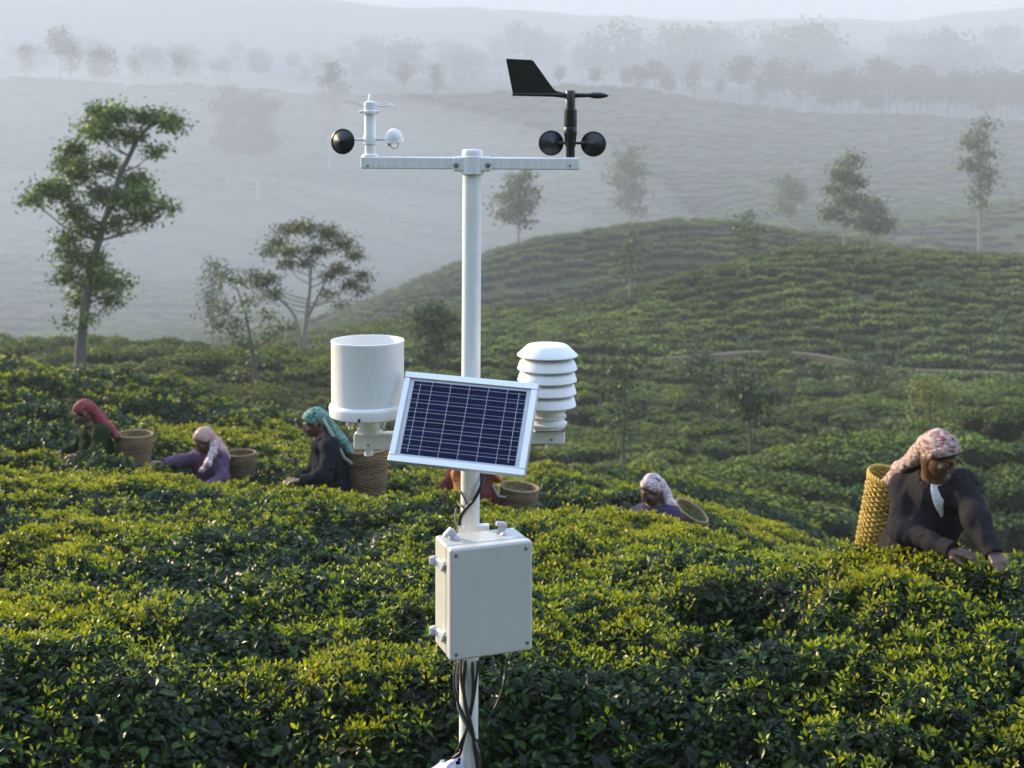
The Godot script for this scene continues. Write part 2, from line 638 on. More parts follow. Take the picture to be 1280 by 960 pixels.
# top of the planting
func land(x: float, z: float) -> float:
	var r := clampf(-z, R_LOW, 555.0)
	var u := (640.0 + x / r * FOCAL - U_LOW) / U_STEP
	u = clampf(u, 0.0, U_COUNT - 1.001)
	var k := clampf(log(r / R_LOW) / log(R_RATIO), 0.0, R_COUNT - 1.001)
	var j := int(u)
	var i := int(k)
	var fu := u - j
	var fk := k - i
	var at := i * U_COUNT + j
	var h := lerpf(lerpf(heights[at], heights[at + 1], fu), lerpf(heights[at + U_COUNT], heights[at + U_COUNT + 1], fu), fk)
	if r > 26.0:
		h += noise.get_noise_2d(x * 3.0, z * 3.0) * minf(0.5, (r - 26.0) * 0.02) + noise.get_noise_2d(x * 0.7 + 400.0, z * 0.7) * minf(2.6, (r - 26.0) * 0.006)
	return h


const WALK_U := [-420.0, 0.0, 200.0, 300.0, 400.0, 560.0, 700.0, 850.0, 1000.0, 1090.0, 1180.0, 1300.0, 1700.0]
const WALK_R := [13.6, 12.9, 12.45, 12.1, 10.9, 10.45, 10.4, 10.25, 8.9, 7.3, 6.55, 6.5, 6.4]


func walk_range(u: float) -> float:
	u = clampf(u, -419.0, 1690.0)
	for k in WALK_U.size() - 1:
		if u < WALK_U[k + 1]:
			return lerpf(WALK_R[k], WALK_R[k + 1], smoothstep(0.0, 1.0, (u - WALK_U[k]) / (WALK_U[k + 1] - WALK_U[k])))
	return 6.4


# the clipped tea top near the camera, with its rows, gaps and hollows
func canopy(x: float, z: float) -> float:
	var r := -z
	var h := land(x, z)
	if r > 26.0:
		return h
	var u := 640.0 + x / r * FOCAL
	var s := r - walk_range(u)
	var fade := 1.0 - smoothstep(20.0, 26.0, r)
	h += noise.get_noise_2d(x * 26.0, z * 26.0) * 0.13 + noise.get_noise_2d(x * 75.0 + 90.0, z * 75.0) * 0.105 + noise.get_noise_2d(x * 190.0, z * 190.0 + 60.0) * 0.03
	if s > -0.5:
		var gap := 1.0 - smoothstep(0.15, 0.5, absf(s))
		h -= gap * 0.62
		if s > 0.4:
			var bend := noise.get_noise_2d(x * 8.0, z * 8.0) * 0.7
			var q := fposmod((s - 0.4 + bend) / 2.15, 1.0)
			h -= (1.0 - smoothstep(0.0, 0.22, minf(q, 1.0 - q))) * 0.6 * fade * smoothstep(0.4, 0.9, s)
			h += 0.10 * sin(q * PI) * fade
	# a hollow among the bushes, and low bays along the front edge
	var hole := Vector2(x - 0.99, (z + 5.9) * 0.8).length()
	h -= 0.42 * (1.0 - smoothstep(0.10, 0.42, hole))
	var hole2 := Vector2(x + 0.95, (z + 5.2) * 0.9).length()
	h -= 0.16 * (1.0 - smoothstep(0.1, 0.55, hole2))
	return h


func land_normal(x: float, z: float, near: bool) -> Vector3:
	var e := 0.05 if near else 0.6
	if near:
		return Vector3(canopy(x - e, z) - canopy(x + e, z), 2 * e, canopy(x, z - e) - canopy(x, z + e)).normalized()
	return Vector3(land(x - e, z) - land(x + e, z), 2 * e, land(x, z - e) - land(x, z + e)).normalized()


func ground_y(x: float, z: float) -> float:
	var h := land(x, z) - 0.78
	if z > -1.0:
		var climb := smoothstep(-1.0, 14.0, z) * (z + 1.0) * 0.80
		h += climb * (1.0 + 0.25 * noise.get_noise_2d(x * 2.0, z * 2.0))
	return h


func sheet(us: PackedFloat32Array, rs: PackedFloat32Array, height: Callable) -> ArrayMesh:
	var a := []
	a.resize(Mesh.ARRAY_MAX)
	var v := PackedVector3Array()
	var n := PackedVector3Array()
	var idx := PackedInt32Array()
	var w := us.size()
	for r in rs:
		for u in us:
			var x := (u - 640.0) / FOCAL * maxf(r, 3.0)
			if r < 3.0:
				x = (u - 640.0) / FOCAL * 3.0 * (1.0 + (3.0 - r) * 0.9)
			v.push_back(Vector3(x, height.call(x, -r), -r))
	n.resize(v.size())
	for i in rs.size() - 1:
		for j in w - 1:
			var p := i * w + j
			idx.append_array(PackedInt32Array([p, p + w, p + 1, p + 1, p + w, p + w + 1]))
			var k := (v[p + 1] - v[p]).cross(v[p + w] - v[p]).normalized()
			for q in [p, p + 1, p + w, p + w + 1]:
				n[q] += k
	for i in n.size():
		n[i] = n[i].normalized()
	a[Mesh.ARRAY_VERTEX] = v
	a[Mesh.ARRAY_NORMAL] = n
	a[Mesh.ARRAY_INDEX] = idx
	var m := ArrayMesh.new()
	m.add_surface_from_arrays(Mesh.PRIMITIVE_TRIANGLES, a)
	return m


func build_land() -> void:
	var us := PackedFloat32Array()
	for j in 140:
		us.push_back(-400.0 + j * 15.0)
	var rs := PackedFloat32Array([-42.0, -38.0, -34.0, -30.0, -26.0, -22.0, -18.0, -15.0, -12.0, -9.0, -7.0, -5.0, -3.0, -1.0, 1.0, 2.2])
	var r := 3.0
	while r < 556.0:
		rs.push_back(r)
		r *= 1.022
	var g := part(self, "ground", sheet(us, rs, ground_y), mats.slope_ground)
	tag(g, "", "", "", "structure")
	# dirt track along the hillside
	var geo := Geo.new()
	var last := []
	for k in 90:
		var u := 560.0 + k * 10.0
		var c := lift(u, 0, road_range(u))
		var edge := []
		for w in [-0.55, -0.25, 0.25, 0.5]:
			var z: float = c.z + w
			var level := 0.0
			for q in 7:
				level += ground_y(c.x + (q - 3) * 5.0, z) / 7.0
			edge.push_back(Vector3(c.x, level + (0.62 if absf(w) < 0.5 else 0.25), z))
		if last:
			for e in 3:
				geo.quad(last[e + 1], edge[e + 1], edge[e], last[e])
		last = edge
	tag(part(self, "path", geo.mesh(), mats.path_dirt), "", "", "", "structure")


func road_range(u: float) -> float:
	return 79.0 + 2.0 * sin(u * 0.008) + 1.0 * sin(u * 0.021)


# banks of morning mist lying in the valley
func build_mist() -> void:
	for e in [
		["valley_mist", "thin grey morning mist filling the valley behind the middle hill", RenderingServer.FOG_VOLUME_SHAPE_BOX, Vector3(0, -10.5, -344), Vector3(760, 68, 436), 0.0019],
		["distant_mist", "white mist round the far wood and the mountain foot", RenderingServer.FOG_VOLUME_SHAPE_BOX, Vector3(0, 12, -449), Vector3(750, 116, 214), 0.0100],
		["mist_bank", "denser white mist pooled low over the left side of the valley", RenderingServer.FOG_VOLUME_SHAPE_ELLIPSOID, Vector3(-120, -16, -225), Vector3(300, 60, 270), 0.0020],
		["mist_pool", "low pool of mist in the hollow behind the dark left ridge", RenderingServer.FOG_VOLUME_SHAPE_ELLIPSOID, Vector3(-70, -27, -175), Vector3(240, 44, 190), 0.0014],
	]:
		var f := FogVolume.new()
		f.name = e[0]
		f.shape = e[2]
		f.size = e[4]
		f.position = e[3]
		var m := FogMaterial.new()
		m.density = e[5]
		m.albedo = Color(0.965, 0.988, 1.0)
		f.material = m
		add_child(f, true)
		tag(f, e[1], "mist", "", "stuff")


# ---------------------------------------------------------------- tea
func leaf(g: Geo, base: Vector3, dir: Vector3, up: Vector3, length: float, width: float, curl: float, fold: float, col: Color, detailed := true) -> void:
	g.col = col
	var side := dir.cross(up).normalized()
	up = side.cross(dir).normalized()
	var prev: Array = []
	var stops := [[0.0, 0.10], [0.3, 0.85], [0.65, 0.8], [1.0, 0.04]] if detailed else [[0.0, 0.12], [0.5, 1.0], [1.0, 0.06]]
	for s in stops:
		var t: float = s[0]
		var m := base + dir * (length * t * (1.0 - 0.25 * curl * t)) - up * (curl * length * t * t * 0.55)
		var hw: float = width * 0.5 * s[1]
		var e := [m - side * hw + up * (hw * fold), m, m + side * hw + up * (hw * fold)]
		if prev:
			g.quad(prev[0], prev[1], e[1], e[0])
			g.quad(prev[1], prev[2], e[2], e[1])
		prev = e


func sprig(sd: int, young: float, count: int, size: float, detailed := true) -> ArrayMesh:
	var rr := RandomNumberGenerator.new()
	rr.seed = sd
	var g := Geo.new()
	for k in count:
		var t := float(k) / count
		var a := k * 2.4 + rr.randf_range(-0.4, 0.4)
		var fresh := young > 0.5 and t > 0.45
		var rise := lerpf(-0.25, 0.6, t) + rr.randf_range(-0.5, 0.5)
		if fresh:
			rise = rr.randf_range(0.6, 1.6)
		var dir := Vector3(cos(a), rise, sin(a)).normalized()
		var shade := rr.randf_range(0.65, 1.35)
		var col := Color(0.011, 0.028, 0.006) * shade
		if fresh:
			col = Color(0.066, 0.143, 0.008).lerp(Color(0.35, 0.36, 0.015), rr.randf()) * rr.randf_range(0.75, 1.2)
		elif rr.randf() < 0.35 + 0.3 * young:
			col = Color(0.036, 0.088, 0.008) * shade
		col.a = 1.0
		var l := size * rr.randf_range(0.75, 1.2) * (0.75 if fresh else 1.0)
		leaf(g, Vector3(cos(a) * 0.01, t * size * 0.9 - size * 0.3, sin(a) * 0.01), dir, Vector3.UP, l, l * rr.randf_range(0.44, 0.62), rr.randf_range(0.1, 0.7) if not fresh else rr.randf_range(-0.2, 0.4), rr.randf_range(0.15, 0.6), col, detailed)
	g.col = Color(0.05, 0.06, 0.02)
	g.tube(PackedVector3Array([Vector3(0, -size * 1.6, 0), Vector3(0, size * 0.6, 0)]), PackedFloat32Array([size * 0.03, size * 0.015]), 3, false)
	return g.mesh()


func build_near_tea() -> void:
	var hedge := thing("tea_hedge", "clipped dark green tea hedge with yellow-green shoot tips filling the near slope", "tea hedge", Vector3.ZERO, "", "stuff")
	var us := PackedFloat32Array()
	for j in 190:
		us.push_back(-160.0 + j * 8.6)
	var rs := PackedFloat32Array()
	var r := 3.6
	while r < 27.0:
		rs.push_back(r)
		r += 0.045 + r * 0.006
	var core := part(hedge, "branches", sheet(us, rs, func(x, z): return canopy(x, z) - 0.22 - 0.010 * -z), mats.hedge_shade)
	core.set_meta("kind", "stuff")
	var kinds := [sprig(1, 0, 9, 0.034), sprig(2, 0, 8, 0.040), sprig(3, 0, 10, 0.031), sprig(4, 1, 9, 0.030), sprig(5, 1, 11, 0.026), sprig(6, 1, 8, 0.032), sprig(7, 0, 8, 0.054)]
	var places := [[], [], [], [], [], [], []]
	var tints := [PackedColorArray(), PackedColorArray(), PackedColorArray(), PackedColorArray(), PackedColorArray(), PackedColorArray(), PackedColorArray()]
	rng.seed = 21
	r = 3.75
	while r < 26.5:
		var step := 0.05 + r * 0.0035
		var half := 790.0 / FOCAL * r
		var dens := 1350.0 if r < 6.5 else lerpf(1350.0, 220.0, clampf((r - 6.5) / 13.0, 0.0, 1.0))
		var count := int(2.0 * half * step * dens + rng.randf())
		for i in count:
			var x := rng.randf_range(-half, half)
			var z := -(r + rng.randf() * step)
			var y := canopy(x, z)
			var n := land_normal(x, z, true)
			var steep := 1.0 - n.y
			# the growth of shoots comes in drifts
			var drift := noise.get_noise_2d(x * 18.0 + 700.0, z * 18.0) + 0.5 * noise.get_noise_2d(x * 60.0, z * 60.0 + 50.0)
			var shoot := rng.randf() < clampf(0.33 + drift * 0.85 - steep * 1.1 - 0.22 * (1.0 - smoothstep(4.7, 5.7, r)) * (1.0 - smoothstep(0.4, 0.9, x)), 0.04, 0.9)
			var k := rng.randi_range(3, 5) if shoot else rng.randi_range(0, 2)
			if not shoot and rng.randf() < (0.16 + 0.5 * steep + 0.3 * smoothstep(-0.1, -0.4, drift)) * (1.0 - smoothstep(5.5, 9.0, r)):
				k = 6
			var up := (n * 0.8 + Vector3(rng.randf_range(-0.8, 0.8), 0.75, rng.randf_range(-0.8, 0.8))).normalized()
			var b := Basis(Quaternion(Vector3.UP, up)) * Basis(Vector3.UP, rng.randf() * TAU)
			var s := rng.randf_range(0.8, 1.25) * (1.0 + maxf(0.0, r - 9.0) * 0.035)
			if not shoot and rng.randf() < 0.12:
				s *= 1.35
			var deep := rng.randf() * 0.10 if not shoot else -0.02 - rng.randf() * 0.03
			var t := rng.randf_range(0.8, 1.2)
			var old := clampf(0.5 + drift, 0.0, 1.0)
			tints[k].push_back(Color(t * lerpf(0.85, 1.15, old), t, t * lerpf(1.1, 0.8, old)))
			places[k].push_back(Transform3D(b.scaled(Vector3.ONE * s), Vector3(x, y - deep, z)))
		r += step
	for k in 7:
		scatter(hedge, "leaves", kinds[k], mats.tea_leaf, places[k], tints[k])


func bush(sd: int, count: int, size: float) -> ArrayMesh:
	var rr := RandomNumberGenerator.new()
	rr.seed = sd
	var g := Geo.new()
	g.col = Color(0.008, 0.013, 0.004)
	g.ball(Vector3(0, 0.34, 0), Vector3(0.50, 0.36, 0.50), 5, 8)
	for i in count:
		var a := rr.randf() * TAU
		var h := rr.randf()
		var rad := sqrt(rr.randf())
		var d := Vector3(cos(a), 0, sin(a))
		var p: Vector3
		var n: Vector3
		var lump := 1.0 + 0.16 * sin(a * 3.0 + sd) + 0.1 * sin(a * 7.0 + sd * 2.0)
		if h < 0.62:
			p = d * rad * 0.56 * lump + Vector3(0, 0.78 - 0.16 * rad * rad + rr.randf_range(-0.05, 0.05), 0)
			n = (Vector3.UP + d * rad * 0.6).normalized()
		else:
			var y := rr.randf_range(0.1, 0.68)
			p = d * (0.60 - 0.12 * y) * lump + Vector3(0, y, 0)
			n = (d + Vector3(0, 0.35, 0)).normalized()
		var dir := Vector3(rr.randfn(), rr.randfn(), rr.randfn()).normalized()
		dir = (dir - n * dir.dot(n) * 0.7 + n * 0.12).normalized()
		var t := rr.randf_range(0.6, 1.4)
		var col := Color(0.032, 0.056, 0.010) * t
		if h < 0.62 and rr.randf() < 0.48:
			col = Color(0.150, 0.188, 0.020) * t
		col.a = 1.0
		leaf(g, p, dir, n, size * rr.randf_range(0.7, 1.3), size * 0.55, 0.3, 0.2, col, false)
	return g.mesh()


func build_slope_tea() -> void:
	var fine := [bush(31, 520, 0.12), bush(32, 520, 0.12), bush(33, 520, 0.12)]
	var rough := [bush(41, 210, 0.19), bush(42, 210, 0.19), bush(43, 210, 0.19)]
	var zones := [
		["tea_slope", "rows of rounded tea bushes on the near valley sides below the dirt track", 22.0, 72.0, 1.75, 1.15],
		["tea_slope", "contour rows of tea bushes on the rounded middle hill above the dirt track", 72.0, 168.0, 1.95, 1.1],
		["tea_slope", "hazy tea rows on the far hillside under the misty tree line", 168.0, 345.0, 3.6, 1.9],
	]
	rng.seed = 77
	for zone in zones:
		var o := thing(zone[0], zone[1], "tea bushes", Vector3.ZERO, "", "stuff")
		var shapes: Array = fine if zone[2] < 60.0 else rough
		var places := [[], [], []]
		var tints := [PackedColorArray(), PackedColorArray(), PackedColorArray()]
		var rowstep: float = zone[4]
		var step: float = zone[5]
		var r: float = zone[2]
		var line := 0
		while r < zone[3]:
			var half := 860.0 / FOCAL * r
			var x := -half
			while x < half:
				x += step * rng.randf_range(0.82, 1.18)
				var z := -r + noise.get_noise_2d(x * 2.2, r * 1.4) * 4.0 * minf(1.0, r / 60.0) + rng.randf_range(-1.0, 1.0) * rowstep * (0.07 if rowstep < 3.0 else 0.26)
				var rr := -z
				var u := 640.0 + x / rr * FOCAL
				if rr < zone[2] or rr > zone[3] + 3.0:
					continue
				if rr > road_range(u) - 0.85 and rr < road_range(u) + 0.9 and u > 545.0:
					continue
				if rr < 25.0 and rr - walk_range(u) < 14.0 and u < 1010.0:
					continue
				if rng.randf() < (0.05 if rowstep < 3.0 else 0.16):
					continue
				var k := rng.randi_range(0, 2)
				var s := rng.randf_range(0.75, 1.08) * rowstep * 0.66
				var gy := ground_y(x, z)
				var tall := rng.randf_range(0.75, 1.2) * (1.05 if step < 2.0 else 1.35)
				var b := Basis(Vector3.UP, rng.randf_range(-0.35, 0.35) + (PI if rng.randf() < 0.5 else 0.0)) * Basis.from_scale(Vector3(s * 1.28, tall, s * 0.85))
				var t := rng.randf_range(0.62, 1.35) * (1.05 + 0.5 * noise.get_noise_2d(x * 4.0, z * 4.0))
				var y := clampf(0.5 + 0.9 * noise.get_noise_2d(x * 1.5 + 300.0, z * 1.5), 0.0, 1.0)
				places[k].push_back(Transform3D(b, Vector3(x, gy - 0.08, z)))
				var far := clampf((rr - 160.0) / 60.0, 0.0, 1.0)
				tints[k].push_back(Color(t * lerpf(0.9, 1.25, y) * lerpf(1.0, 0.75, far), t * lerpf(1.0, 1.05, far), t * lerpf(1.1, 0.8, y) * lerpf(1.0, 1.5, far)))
			r += rowstep
			line += 1
			if line % 4 == 0:
				r += rowstep * 0.3
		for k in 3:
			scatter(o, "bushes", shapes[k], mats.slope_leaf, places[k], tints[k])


# ---------------------------------------------------------------- trees
# clumps: [offset, radii]; returns the trunk and crown meshes of a tree standing at the origin
func grow(sd: int, trunk: PackedVector3Array, width: float, clumps: Array, leaves_per_m3: float, leaf_size: float, greens: Array, limb_from := 0.3) -> Array:
	var rr := RandomNumberGenerator.new()
	rr.seed = sd
	var wood := Geo.new()
	var crown := Geo.new()
	var radii := PackedFloat32Array()
	for i in trunk.size():
		radii.push_back(width * lerpf(1.0, 0.22, float(i) / (trunk.size() - 1)))
	radii[0] *= 1.35
	wood.tube(trunk, radii, 8)
	var top := trunk[trunk.size() - 1].y
	for cl in clumps:
		var at: Vector3 = cl[0]
		var rad: Vector3 = cl[1]
		# a limb from the trunk, leaving it lower than the clump
		var best := trunk[trunk.size() - 1]
		var bw := radii[trunk.size() - 1]
		var least := 1e9
		for i in range(1, trunk.size()):
			for w in 4:
				var q := trunk[i - 1].lerp(trunk[i], w / 4.0)
				if q.y < top * limb_from and at.y > top * limb_from:
					continue
				var flat := Vector2(at.x - q.x, at.z - q.z).length()
				var cost := (q - at).length() + maxf(0.0, q.y - (at.y - flat * 0.55)) * 2.0
				if cost < least:
					least = cost
					best = q
					bw = lerpf(radii[i - 1], radii[i], w / 4.0)
		var mid := best.lerp(at, 0.5) + Vector3(rr.randf_range(-0.08, 0.08), -0.10, rr.randf_range(-0.08, 0.08)) * (at - best).length()
		bw = minf(bw * 0.45, width * 0.26)
		wood.tube(PackedVector3Array([best, best.lerp(mid, 0.55) + Vector3(0, -0.02, 0), mid, mid.lerp(at, 0.6), at]), PackedFloat32Array([bw, bw * 0.8, bw * 0.6, bw * 0.42, bw * 0.2]), 5, false)
		for k in 5:
			var d := Vector3(rr.randfn(), rr.randf_range(-0.3, 1.0), rr.randfn()).normalized() * rad * rr.randf_range(0.6, 0.95)
			wood.tube(PackedVector3Array([mid.lerp(at, rr.randf()), at + d * 0.5, at + d]), PackedFloat32Array([bw * 0.3, bw * 0.2, bw * 0.08]), 3, false)
		var vol := 4.19 * rad.x * rad.y * rad.z
		var bunches := maxi(4, int(pow(vol, 0.67) * leaves_per_m3))
		for b in bunches:
			var d := Vector3(rr.randfn(), rr.randfn(), rr.randfn()).normalized() * minf(absf(rr.randfn()) * 0.62, 1.1)
			var centre := at + d * rad
			var tone: Color = greens[rr.randi() % greens.size()]
			tone = tone * rr.randf_range(0.75, 1.25)
			var spread := leaf_size * 2.1
			for l in 9:
				var p := centre + Vector3(rr.randfn(), rr.randfn() * 0.6, rr.randfn()) * spread * 0.62
				var dir := Vector3(rr.randfn(), rr.randfn() * 0.6 - 0.2, rr.randfn()).normalized()
				var tt := rr.randf_range(0.7, 1.3)
				crown.col = Color(tone.r * tt, tone.g * tt, tone.b * tt)
				var side := dir.cross(Vector3(rr.randfn(), 1.0 + absf(rr.randfn()), rr.randfn())).normalized() * leaf_size * rr.randf_range(0.22, 0.36)
				var tip := dir * leaf_size * rr.randf_range(0.7, 1.25)
				var sag := Vector3(0, -0.12 * leaf_size, 0)
				crown.flat(p, p + tip * 0.5 + side, p + tip + sag)
				crown.flat(p, p + tip + sag, p + tip * 0.5 - side)
	return [wood.mesh(), crown.mesh()]


const LUSH := [Color(0.055, 0.115, 0.018), Color(0.090, 0.165, 0.022), Color(0.150, 0.215, 0.030), Color(0.038, 0.080, 0.016)]
const OLIVE := [Color(0.055, 0.080, 0.026), Color(0.085, 0.108, 0.036), Color(0.120, 0.105, 0.045), Color(0.045, 0.070, 0.022)]
const DUSTY := [Color(0.055, 0.088, 0.034), Color(0.080, 0.112, 0.040), Color(0.042, 0.070, 0.028)]
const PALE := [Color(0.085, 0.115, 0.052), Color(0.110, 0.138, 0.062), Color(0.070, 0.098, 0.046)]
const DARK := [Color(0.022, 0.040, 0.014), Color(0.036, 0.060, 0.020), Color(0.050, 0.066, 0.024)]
const LIME := [Color(0.15, 0.18, 0.028), Color(0.10, 0.135, 0.024), Color(0.20, 0.21, 0.035)]


func stand_tree(called: String, label: String, shape: Array, at: Vector3, scale: Vector3, turn: float, bark: Material, group := "") -> Node3D:
	var o := thing(called, label, "tree", at, group)
	o.basis = Basis(Vector3.UP, turn).scaled(scale)
	part(o, "trunk", shape[0], bark)
	part(o, "crown", shape[1], mats.tree_leaf)
	return o


func named_mesh(called: String, m: Mesh, mat: Material) -> MeshInstance3D:
	var o := MeshInstance3D.new()
	o.name = called
	o.mesh = m
	o.material_override = mat
	return o


func root_at(px: float, r: float) -> Vector3:
	var p := lift(px, 0, r)
	p.y = ground_y(p.x, p.z) - 0.05
	return p


# clumps measured off the frame at a range, given as [px, py, half width, half height] round a foot at (fx, fy)
func measured(list: Array, fx: float, foot_y: float, r: float, sd: int) -> Array:
	var rr := RandomNumberGenerator.new()
	rr.seed = sd
	var out: Array = []
	for e in list:
		var x: float = (e[0] - fx) / FOCAL * r
		var y: float = -(e[1] - HORIZON) / FOCAL * r - foot_y
		var hw: float = e[2] / FOCAL * r * 1.02
		var hh: float = e[3] / FOCAL * r * 1.12
		var depth := rr.randf_range(-0.9, 0.9) * (0.5 + absf(hw))
		out.push_back([Vector3(x, y, depth), Vector3(hw, hh, hw)])
	return out


func slender(sd: int, height: float, bare: float, wide: float, greens: Array, dens: float, leafs: float) -> Array:
	var rr := RandomNumberGenerator.new()
	rr.seed = sd
	var path := PackedVector3Array()
	for i in 7:
		var t := i / 6.0
		path.push_back(Vector3(rr.randf_range(-0.02, 0.02) * height * t, height * 0.96 * t, rr.randf_range(-0.02, 0.02) * height * t))
	var cl: Array = []
	var n := 9
	for i in n:
		var t := bare + (1.0 - bare) * (i + 0.5) / n
		var w := wide * (0.65 + 0.5 * sin((t - bare) / (1.0 - bare) * PI)) * rr.randf_range(0.6, 1.25)
		var a := i * 2.4 + rr.randf()
		cl.push_back([Vector3(cos(a) * w * 0.55, height * t, sin(a) * w * 0.55), Vector3(w * 0.62, height * (1.0 - bare) * 0.085, w * 0.62)])
	return grow(sd, path, height * 0.016, cl, dens, leafs, greens, bare * 0.8)


func rounded(sd: int, height: float, bare: float, wide: float, greens: Array, dens: float, leafs: float) -> Array:
	var rr := RandomNumberGenerator.new()
	rr.seed = sd
	var path := PackedVector3Array()
	for i in 6:
		var t := i / 5.0
		path.push_back(Vector3(rr.randf_range(-0.03, 0.03) * height * t, height * 0.8 * t, rr.randf_range(-0.03, 0.03) * height * t))
	var cl: Array = []
	for i in 20:
		var t := pow(rr.randf(), 0.8)
		var out := wide * (0.35 + 0.65 * sin((0.15 + 0.75 * t) * PI)) * rr.randf_range(0.15, 0.95)
		var a := i * 2.4 + rr.randf() * 1.5
		var s := rr.randf_range(0.20, 0.40)
		cl.push_back([Vector3(cos(a) * out, height * (bare + (1.0 - bare) * (0.06 + 0.86 * t)), sin(a) * out), Vector3(wide * s, height * (1.0 - bare) * s * 0.36, wide * s)])
	return grow(sd, path, height * 0.02, cl, dens, leafs, greens, bare * 0.7)


func build_trees() -> void:
	# the big leaning tree on the left
	var r := 46.0
	var foot := root_at(97, r)
	var k := FOCAL / r
	var trunk := PackedVector3Array()
	for e in [[97, 0], [101, 425], [107, 380], [114, 335], [127, 290], [139, 250], [152, 215], [172, 175], [186, 158], [212, 148]]:
		var y: float = 0.0 if e[1] == 0 else -(e[1] - HORIZON) / k - foot.y
		trunk.push_back(Vector3((e[0] - 97) / k, y, 0.05 * sin(e[0] * 0.3)))
	var big := measured([[125, 140, 16, 9], [150, 143, 20, 10], [178, 145, 18, 9], [205, 150, 16, 10], [222, 156, 10, 8], [112, 160, 13, 10], [140, 165, 18, 12], [165, 170, 15, 10], [195, 190, 10, 9], [100, 185, 14, 11], [80, 205, 18, 12],
		[58, 235, 16, 12], [47, 248, 10, 8], [75, 240, 15, 12], [100, 215, 16, 13], [125, 205, 15, 12], [165, 225, 16, 13], [185, 245, 18, 13], [202, 258, 10, 9], [155, 250, 16, 14], [175, 270, 15, 10], [120, 245, 16, 14], [95, 265, 15, 12], [110, 285, 14, 12],
		[140, 280, 12, 12], [82, 298, 12, 10], [92, 318, 16, 12], [120, 325, 13, 14], [85, 345, 12, 12], [135, 345, 13, 14], [148, 355, 9, 10], [112, 355, 15, 14], [95, 375, 10, 12], [130, 378, 12, 9], [90, 398, 5, 9], [116, 396, 6, 6]], 97, foot.y, r, 3)
	stand_tree("tall_tree", "tall leaning green tree with ragged crown on the dark ridge behind the left pickers", grow(5, trunk, 0.19, big, 150.0, 0.17, LUSH, 0.14), foot, Vector3.ONE, 0, mats.bark)
	# umbrella tree
	r = 62.0
	foot = root_at(378, r)
	k = FOCAL / r
	trunk = PackedVector3Array()
	for e in [[378, 0], [381, 410], [384, 385], [387, 365], [388, 345], [390, 325], [391, 310]]:
		var y: float = 0.0 if e[1] == 0 else -(e[1] - HORIZON) / k - foot.y
		trunk.push_back(Vector3((e[0] - 378) / k, y, 0))
	var dome := measured([[385, 281, 26, 6], [360, 287, 22, 7], [412, 290, 24, 8], [345, 303, 16, 7], [335, 315, 11, 6], [430, 303, 18, 8], [442, 320, 14, 8], [452, 345, 11, 9], [440, 355, 12, 8], [425, 335, 16, 7], [400, 312, 20, 7], [368, 312, 20, 7], [355, 332, 14, 6], [340, 345, 14, 7],
		[328, 352, 14, 7], [345, 365, 16, 6], [380, 330, 16, 6], [410, 345, 12, 6], [425, 380, 8, 6], [412, 365, 10, 5], [455, 360, 8, 7], [318, 340, 9, 6]], 378, foot.y, r, 4)
	var forked := grow(6, trunk, 0.13, dome, 72.0, 0.16, OLIVE, 0.3)
	var second := Geo.new()
	second.tube(PackedVector3Array([Vector3(0.02, 0.4, 0.05), Vector3(-0.12, 1.6, 0.1), Vector3(-0.32, 2.5, 0.1), Vector3(-0.75, 3.1, 0.1), Vector3(-1.3, 3.5, 0.1)]), PackedFloat32Array([0.10, 0.085, 0.07, 0.05, 0.03]), 7)
	second.tube(PackedVector3Array([Vector3(0.22, 2.4, 0.0), Vector3(0.75, 3.5, -0.1), Vector3(1.2, 4.4, -0.1), Vector3(1.5, 5.0, -0.1)]), PackedFloat32Array([0.07, 0.055, 0.04, 0.02]), 7)
	stand_tree("umbrella_tree", "umbrella-shaped olive brown tree with forked bare trunk left of the rain gauge", forked, foot, Vector3.ONE, 0, mats.bark_pale).add_child(named_mesh("limb", second.mesh(), mats.bark_pale))
	# thin pale tree in front of it
	r = 50.0
	foot = root_at(318, r)
	k = FOCAL / r
	trunk = PackedVector3Array([Vector3(0, 0, 0), Vector3(0.05, 1.0, 0), Vector3(-0.1, 2.0, 0), Vector3(-0.3, 3.2, 0), Vector3(-0.7, 4.4, 0)])
	var thin := measured([[285, 345, 20, 7], [272, 335, 8, 8], [300, 352, 16, 7], [315, 375, 18, 8], [285, 385, 18, 8], [275, 402, 16, 7], [300, 400, 20, 9], [330, 398, 20, 8], [352, 408, 16, 7], [340, 418, 16, 7], [310, 425, 18, 9], [285, 418, 15, 7], [320, 450, 14, 10], [300, 465, 12, 9], [305, 440, 10, 8]], 318, foot.y, r, 5)
	stand_tree("bushy_tree", "thin pale bushy tree with layered crown in front of the umbrella tree", grow(7, trunk, 0.10, thin, 30.0, 0.16, OLIVE + DUSTY, 0.15), foot, Vector3.ONE, 0, mats.bark)
	# dark round tree left of the mast
	r = 66.0
	foot = root_at(545, r)
	var dark := measured([[545, 382, 20, 9], [525, 392, 15, 10], [562, 395, 16, 11], [540, 405, 22, 12], [520, 415, 12, 10], [567, 418, 13, 11], [545, 428, 20, 12], [530, 445, 14, 10], [560, 445, 14, 10]], 545, foot.y, r, 6)
	stand_tree("round_tree", "low dark round tree just left of the mast behind the rain gauge", grow(8, PackedVector3Array([Vector3.ZERO, Vector3(0, 1, 0), Vector3(0.1, 2.4, 0)]), 0.14, dark, 60.0, 0.20, DUSTY, 0.1), foot, Vector3.ONE, 0, mats.bark)
	foot = root_at(402, 60)
	stand_tree("shrub", "small dark shrub at the foot of the umbrella tree", rounded(71, 1.5, 0.1, 0.75, DUSTY, 20.0, 0.15), foot, Vector3.ONE, 0, mats.bark)

